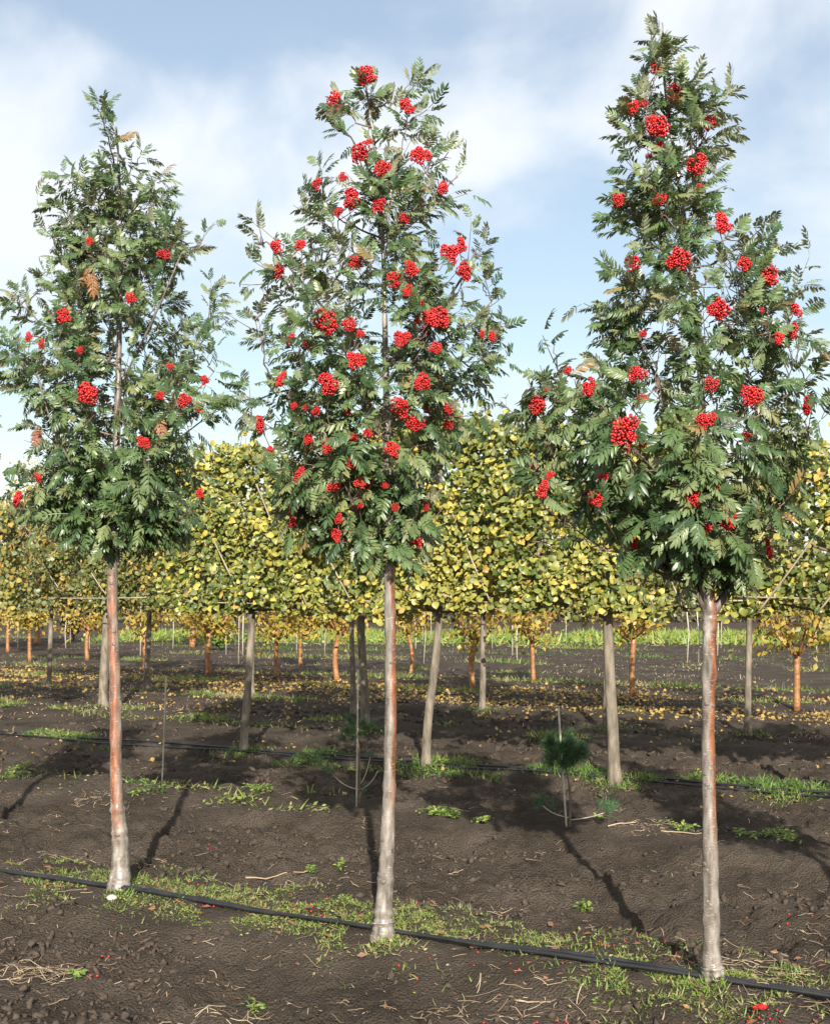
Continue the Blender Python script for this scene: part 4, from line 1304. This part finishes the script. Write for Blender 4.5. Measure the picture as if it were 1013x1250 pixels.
for i, w in enumerate(((537, 998, 0.21, 330, 'yellow-green creeping weed on bare soil between the pines'), (590, 1003, 0.15, 120, 'straggling thin weed right of the creeping one'), (316, 968, 0.19, 170, 'straggling weed on soil below the grey lime'), (955, 1030, 0.24, 230, 'pale leafy weed by the shadow past the tallest rowan'), (830, 1018, 0.16, 90, 'thin weed lying among dry sticks'), (905, 1025, 0.10, 60, 'little weed beside the tallest rowan trunk'),
                       (710, 1093, 0.10, 60, 'small upright weed in front of the ball-shaped pine'), (417, 1053, 0.06, 34, 'tiny green weed left of the berry-covered rowan trunk'), (165, 970, 0.10, 50, 'little weed beside the crooked rowan trunk'), (30, 940, 0.22, 170, 'weed patch at the open end of the pine row'), (12, 862, 0.35, 260, 'bushy green weed clump at the open end'), (92, 1178, 0.05, 24, 'tiny bright weed on the near bare soil'), (308, 1210, 0.05, 24, 'tiny pale weed on the near bare soil'), (730, 990, 0.10, 90, 'green tuft at the foot of the ball-shaped pine'),
                       (540, 932, 0.20, 150, 'green weed at the foot of the leaning pale lime'), (380, 1058, 0.06, 30, 'tiny weed in the berry-covered rowan shadow'))):
    weed(*w, seed=900 + i)

# straw and dry stalks
def litter(n, seed, name, label, xy, l0, l1, w, mat, kind='stuff'):
    r = np.random.default_rng(seed)
    x, y = xy
    n = len(x)
    z = gh(x, y) + 0.004 + r.random(n) * 0.012
    a = r.uniform(0, 6.28, n)
    L = l0 + (l1 - l0) * r.random(n) ** 3
    bend = r.normal(0, 0.35, n)
    t = np.linspace(-0.5, 0.5, 5)
    V, Fc = [], []
    px = x[:, None] + L[:, None] * (t * np.cos(a)[:, None] - (bend[:, None]) * (t ** 2) * np.sin(a)[:, None])
    py = y[:, None] + L[:, None] * (t * np.sin(a)[:, None] + (bend[:, None]) * (t ** 2) * np.cos(a)[:, None])
    pz = gh(px, py) * 0.6 + z[:, None] * 0.4 + 0.004 + (r.random(n) * 0.25 * L)[:, None] * np.maximum(t + 0.2, 0) * (r.random(n) < 0.35)[:, None]
    ww = w * r.uniform(0.5, 1.3, n)[:, None]
    nx_, ny_ = -np.sin(a)[:, None] * ww, np.cos(a)[:, None] * ww
    top = np.stack([px, py, pz + ww * 0.9], 2); A = np.stack([px + nx_, py + ny_, pz], 2); B = np.stack([px - nx_, py - ny_, pz], 2)
    Vn = np.concatenate([A, top, B], 1)                # 15 verts each
    f = []
    for j in range(4):
        f += [(j, j + 1, 5 + j + 1), (j, 5 + j + 1, 5 + j), (5 + j, 5 + j + 1, 10 + j + 1), (5 + j, 10 + j + 1, 10 + j)]
    f = np.array(f)
    mb = MB()
    mb.add(Vn.reshape(-1, 3), (f[None] + (np.arange(n) * 15)[:, None, None]).reshape(-1, 3), np.repeat(r.random(n), 15))
    return tag(mb.build(name, mat), label, 'litter', None, kind)


r0 = np.random.default_rng(44)
y = 4.3 + 9.5 * r0.random(9000) ** 1.5
x = (r0.random(9000) - 0.5) * 0.78 * y
k = vn(x / 0.55, y / 0.4, 55) * 0.7 + vn(x / 0.16, y / 0.16, 56) * 0.3 > 0.52
litter(0, 45, 'straw', 'bits of pale dry straw scattered over the bare soil', (x[k][:1900], y[k][:1900]), 0.015, 0.13, 0.0016, M_STRAW)
# matted straw nests
xs, ys = [], []
for (px, py, n, sp) in ((50, 1165, 90, 0.12), (110, 970, 60, 0.12), (20, 1172, 40, 0.08), (185, 1045, 40, 0.09), (90, 1040, 60, 0.12), (370, 1068, 40, 0.10), (590, 1095, 50, 0.14), (800, 1015, 60, 0.16), (560, 1240, 40, 0.13), (970, 1205, 90, 0.16), (900, 1180, 60, 0.12), (260, 1215, 40, 0.1), (700, 1210, 36, 0.15), (520, 1215, 20, 0.1), (620, 1205, 26, 0.12)):
    gx_, gy_ = on_ground(px, py)
    xs.append(r0.normal(gx_, sp, n)); ys.append(r0.normal(gy_, sp * 0.9, n))
litter(0, 46, 'straw', 'tangled nests of dry stalks on the bare soil', (np.concatenate(xs), np.concatenate(ys)), 0.03, 0.17, 0.0017, M_STRAW)
# larger dry sticks
for i, (x0, y0, x1, y1, rad, lab) in enumerate(((300, 1064, 383, 1054, 0.0055, 'long dry stalk lying left of the berry-covered rowan trunk'), (742, 1012, 778, 1007, 0.006, 'short pale stick beside the ball-shaped pine'), (806, 1020, 856, 1022, 0.006, 'pale dry stick lying left of the tallest rowan trunk'), (628, 1202, 672, 1206, 0.005, 'dry stalk on the near soil below the hoses'), (505, 1248, 556, 1245, 0.006, 'pale stick lying among fallen berries on the near soil'), (640, 1036, 668, 1043, 0.004, 'thin dry stick on the slope below the creeping weed'),
                                          (548, 1056, 566, 1054, 0.004, 'little pale stick on the soil beside the berry-covered rowan'), (940, 1162, 962, 1164, 0.005, 'brown stick in the grass past the tallest rowan'), (985, 1120, 1008, 1133, 0.004, 'thin dry stick on soil past the tallest rowan'), (60, 1208, 85, 1200, 0.004, 'thin dry stick on the near soil below the crooked rowan'))):
    a, b = on_ground(x0, y0), on_ground(x1, y1)
    xs, ys = np.linspace(a[0], b[0], 8), np.linspace(a[1], b[1], 8)
    zs = gh(xs, ys); zs = zs * 0.4 + np.linspace(zs.max(), zs.max(), 8) * 0.6 + rad
    pts = np.stack([xs, ys, zs], 1); pts[1:-1] += np.random.default_rng(i).normal(0, 0.006, (6, 3)) * [1, 1, 0.4]
    o0 = pts[0].copy()
    V, Fc = tube(pts - o0, np.linspace(rad, rad * 0.5, 8), 5)
    mb = MB(); mb.add(V, Fc); o = mb.build('dry_stick', M_STRAW, None, True); o.location = o0
    tag(o, lab, 'stick', 'dry sticks on the soil')

# clods of earth
r0 = np.random.default_rng(66)
CL = ico(1)
mb = MB()
n = 44000
y = 4.4 + 18.0 * r0.random(n) ** 1.6
x = (r0.random(n) - 0.5) * 0.80 * y
q = np.mod(row_p(x, y) + 1.475, PITCH) - 1.475
k = (vn(x / 0.7, y / 0.35, 58) + 0.45 * r0.random(n) > 0.80) & (np.abs(q - 0.1) > 0.38)
x, y = x[k], y[k]; n = len(x)
sz = (0.004 + 0.023 * r0.random(n) ** 3.6) * np.where(y > 11, 1.6, 1.0)
for i0 in range(0, n, 60):
    sl = slice(i0, min(n, i0 + 60)); m = sl.stop - sl.start
    Vt = CL[0] * r0.uniform(0.35, 1.5, (len(CL[0]), 1)) * np.array([1.3, 0.9, 0.6])
    R3 = frames(unit(r0.normal(size=(m, 3))), unit(r0.normal(size=(m, 3))))
    mb.inst((Vt, CL[1]), np.stack([x[sl], y[sl], gh(x[sl], y[sl]) + sz[sl] * 0.25], 1), R3, sz[sl], r0.random(m))
tag(mb.build('soil_clods', M_CLOD), 'dark crumbs and clods of earth on the tilled soil', 'soil', None, 'stuff')

# pale stone by the crooked trunk
x, y = on_ground(137, 1101)
V = ico(2)[0] * np.array([0.030, 0.022, 0.016]); V += np.random.default_rng(3).normal(0, 0.0022, V.shape)
mb = MB(); mb.add(V, ico(2)[1]); o = mb.build('stone', M_STONE); o.location = (x, y, float(gh(x, y)) + 0.016)
tag(o, 'pale yellowish stone in the grass at the foot of the crooked rowan', 'stone')

# fallen berries
r0 = np.random.default_rng(77)
mb = MB()
for (px, py, n, sp) in ((360, 1105, 14, 0.10), (385, 1120, 12, 0.10), (300, 1105, 12, 0.14), (215, 1085, 6, 0.08), (505, 1085, 8, 0.05), (780, 1125, 10, 0.06), (800, 1130, 14, 0.05), (745, 1155, 8, 0.06), (850, 1170, 5, 0.05), (915, 1235, 10, 0.06), (450, 1248, 14, 0.06), (580, 1246, 10, 0.06), (655, 1228, 3, 0.06), (550, 1170, 5, 0.1), (660, 1170, 5, 0.12), (125, 1155, 3, 0.08), (118, 1182, 3, 0.05), (890, 1130, 4, 0.06), (670, 1110, 4, 0.06), (700, 1240, 5, 0.1), (252, 1030, 3, 0.05), (950, 1110, 5, 0.08), (675, 1220, 3, 0.03)):
    gx_, gy_ = on_ground(px, py)
    X = r0.normal(gx_, sp, n); Y = r0.normal(gy_, sp, n)
    Z = gh(X, Y) + 0.008
    for i in range(n):
        s = r0.uniform(0.0045, 0.0065)
        mb.add(ico(1)[0] * s + np.array([X[i], Y[i], Z[i]]), ico(1)[1], r0.random() * 0.6)
tag(mb.build('fallen_berries', M_BERRY, None, True), 'single red berries scattered over grass and soil', 'berries', None, 'stuff')
for i, (px, py, s, lab) in enumerate(((928, 1234, 0.036, 'fallen red berry head on the near soil by the tallest rowan'), (797, 1127, 0.026, 'fallen red berry head at the edge of the soil in the tallest rowan shadow'), (508, 1082, 0.020, 'small fallen red berry head just behind the berry-covered rowan trunk'), (450, 1246, 0.022, 'small fallen red berry head on the near soil below the berry-covered rowan'), (579, 1246, 0.024, 'small fallen red berry head beside a pale stick on the near soil'))):
    x, y = on_ground(px, py)
    o = obj('fallen_berry_cluster', BERRY_ME[i], None); o.location = (x, y, float(gh(x, y)) + s * 0.35); o.scale = (s, s, s * 0.6)
    tag(o, lab, 'berry cluster', 'fallen berry heads')

# fallen yellow leaves under the back rows and a few withered rowan leaves in front
r0 = np.random.default_rng(88)
n = 16000
s = r0.uniform(-22, 18, n); p = 14.6 + r0.normal(0, 1.9, n)
x = ROW_O[0] + ROW_DIR[0] * s + ROW_N[0] * p; y = ROW_O[1] + ROW_DIR[1] * s + ROW_N[1] * p
k = vn(x / 1.2, y / 1.2, 4) + 0.3 * r0.random(n) > 0.55
n2 = 500
s2 = r0.uniform(-9, 8, n2); p2 = r0.choice([5.8, 8.9, 11.8], n2) + r0.normal(0, 0.6, n2)
x = np.concatenate([x[k], ROW_O[0] + ROW_DIR[0] * s2 + ROW_N[0] * p2]); y = np.concatenate([y[k], ROW_O[1] + ROW_DIR[1] * s2 + ROW_N[1] * p2])
n = len(x)
mb = MB()
mb.inst(HEART_S[0], np.stack([x, y, gh(x, y) + 0.02], 1), frames(unit(r0.normal(0, 1, (n, 3)) * [1, 1, 0.25]), unit(r0.normal(0, 0.4, (n, 3)) + [0, -0.35, 1])), np.where(y < 17, 0.7, 1.0) * r0.uniform(0.03, 0.075, n), r0.random(n))
tag(mb.build('fallen_leaves', M_FALLEN), 'yellow fallen leaves lying under the orange trunks', 'leaves', None, 'stuff')
n = 260
s = r0.uniform(-3.4, 3.4, n); p = r0.normal(0.15, 0.35, n)
x = ROW_O[0] + ROW_DIR[0] * s + ROW_N[0] * p; y = ROW_O[1] + ROW_DIR[1] * s + ROW_N[1] * p
mb = MB()
mb.inst(LEAFLET, np.stack([x, y, gh(x, y) + 0.012], 1), frames(unit(r0.normal(0, 1, (n, 3)) * [1, 1, 0.3]), unit(r0.normal(0, 0.5, (n, 3)) + [0, 0, 1])), r0.uniform(0.03, 0.06, n), r0.random(n))
tag(mb.build('fallen_leaves', M_BROWNLEAF), 'withered brown leaflets lying in the grass along the rowans', 'leaves', None, 'stuff')

# ------------------------------------------------------------------ far field: stakes, shrubs, wood edge
r0 = np.random.default_rng(99)
for i in range(46):
    px = r0.uniform(-20, 1040)
    d = r0.choice([34.0, 39.0, 44.0, 50.0, 57.0]) + r0.normal(0, 0.4)
    x = (px - CX) * d / F_PX
    h = r0.uniform(1.0, 1.9)
    V, Fc = tube(np.array([(0, 0, -0.1), (r0.normal(0, 0.02), 0, h * 0.5), (r0.normal(0, 0.05), 0, h)]), r0.uniform(0.012, 0.026), 5)
    mb = MB(); mb.add(V, Fc); o = mb.build('field_stake', M_STAKE, None, True); o.location = (x, d, float(gh(x, d, False)))
    tag(o, 'slender pale stake standing in the far field rows', 'stake', 'stakes in the far field')


def shrub(px, py, w, h, mat, label, seed, stem=0.3):
    r = np.random.default_rng(seed)
    x, y = on_ground(px, py)
    root = thing('shrub', (x, y, 0), label, 'shrub')
    m = MB()
    n = 900
    dv = unit(r.normal(size=(n, 3)))
    P = dv * r.uniform(0.5, 1.0, (n, 1)) * np.array([w, w, h / 2]) * (0.75 + 0.5 * vn(dv[:, 0] * 3, dv[:, 2] * 3, seed))[:, None] + np.array([0, 0, stem + h / 2])
    for q in range(7):
        e = P[r.integers(n)]
        V, Fc = tube(np.array([(0, 0, -0.05), (e[0] * 0.3, e[1] * 0.3, e[2] * 0.5), e]), [0.02, 0.014, 0.005], 4); m.add(V, Fc)
    m.build('stems', M_LIMETWIG, root)
    mb = MB(); mb.inst(SMALL_T, P, frames(unit(r.normal(size=(n, 3)) + [0, 0, -0.2]), unit(r.normal(0, 0.6, (n, 3)) + [0, -0.6, 0.5])), r.uniform(0.10, 0.18, n), r.random(n))
    f = mb.build('leaves', mat, root); f['kind'] = 'stuff'


shrub(90, 783, 0.5, 0.95, M_PURPLE, 'dark purple-leaved shrub beside the rust-red trunk', 1, 0.35)
shrub(267, 793, 0.42, 0.95, M_BUSH, 'round bright green bush beside an orange trunk', 2, 0.1)
# edge of a far wood
n = 26000
x = r0.uniform(-75, 75, n); hh = 2.6 + 3.2 * vn(x / 4.0, x * 0, 3) + 1.5 * vn(x / 1.3, x * 0, 5)
P = np.stack([x, 104 + r0.normal(0, 2.5, n), hh * r0.random(n) ** 0.75 + 0.05], 1)
mb = MB(); mb.inst(SMALL_T, P, frames(unit(r0.normal(size=(n, 3))), unit(r0.normal(0, 0.6, (n, 3)) + [0, -0.6, 0.5])), r0.uniform(0.4, 0.8, n), np.clip(vn(x / 5, x * 0, 12) + r0.normal(0, 0.2, n), 0, 0.99))
tag(mb.build('far_wood', M_WOOD), 'dull green and brown edge of a far wood closing the field', 'wood', None, 'stuff')
print('objects', len(bpy.data.objects), 'tris', sum(len(m.polygons) for m in bpy.data.meshes))
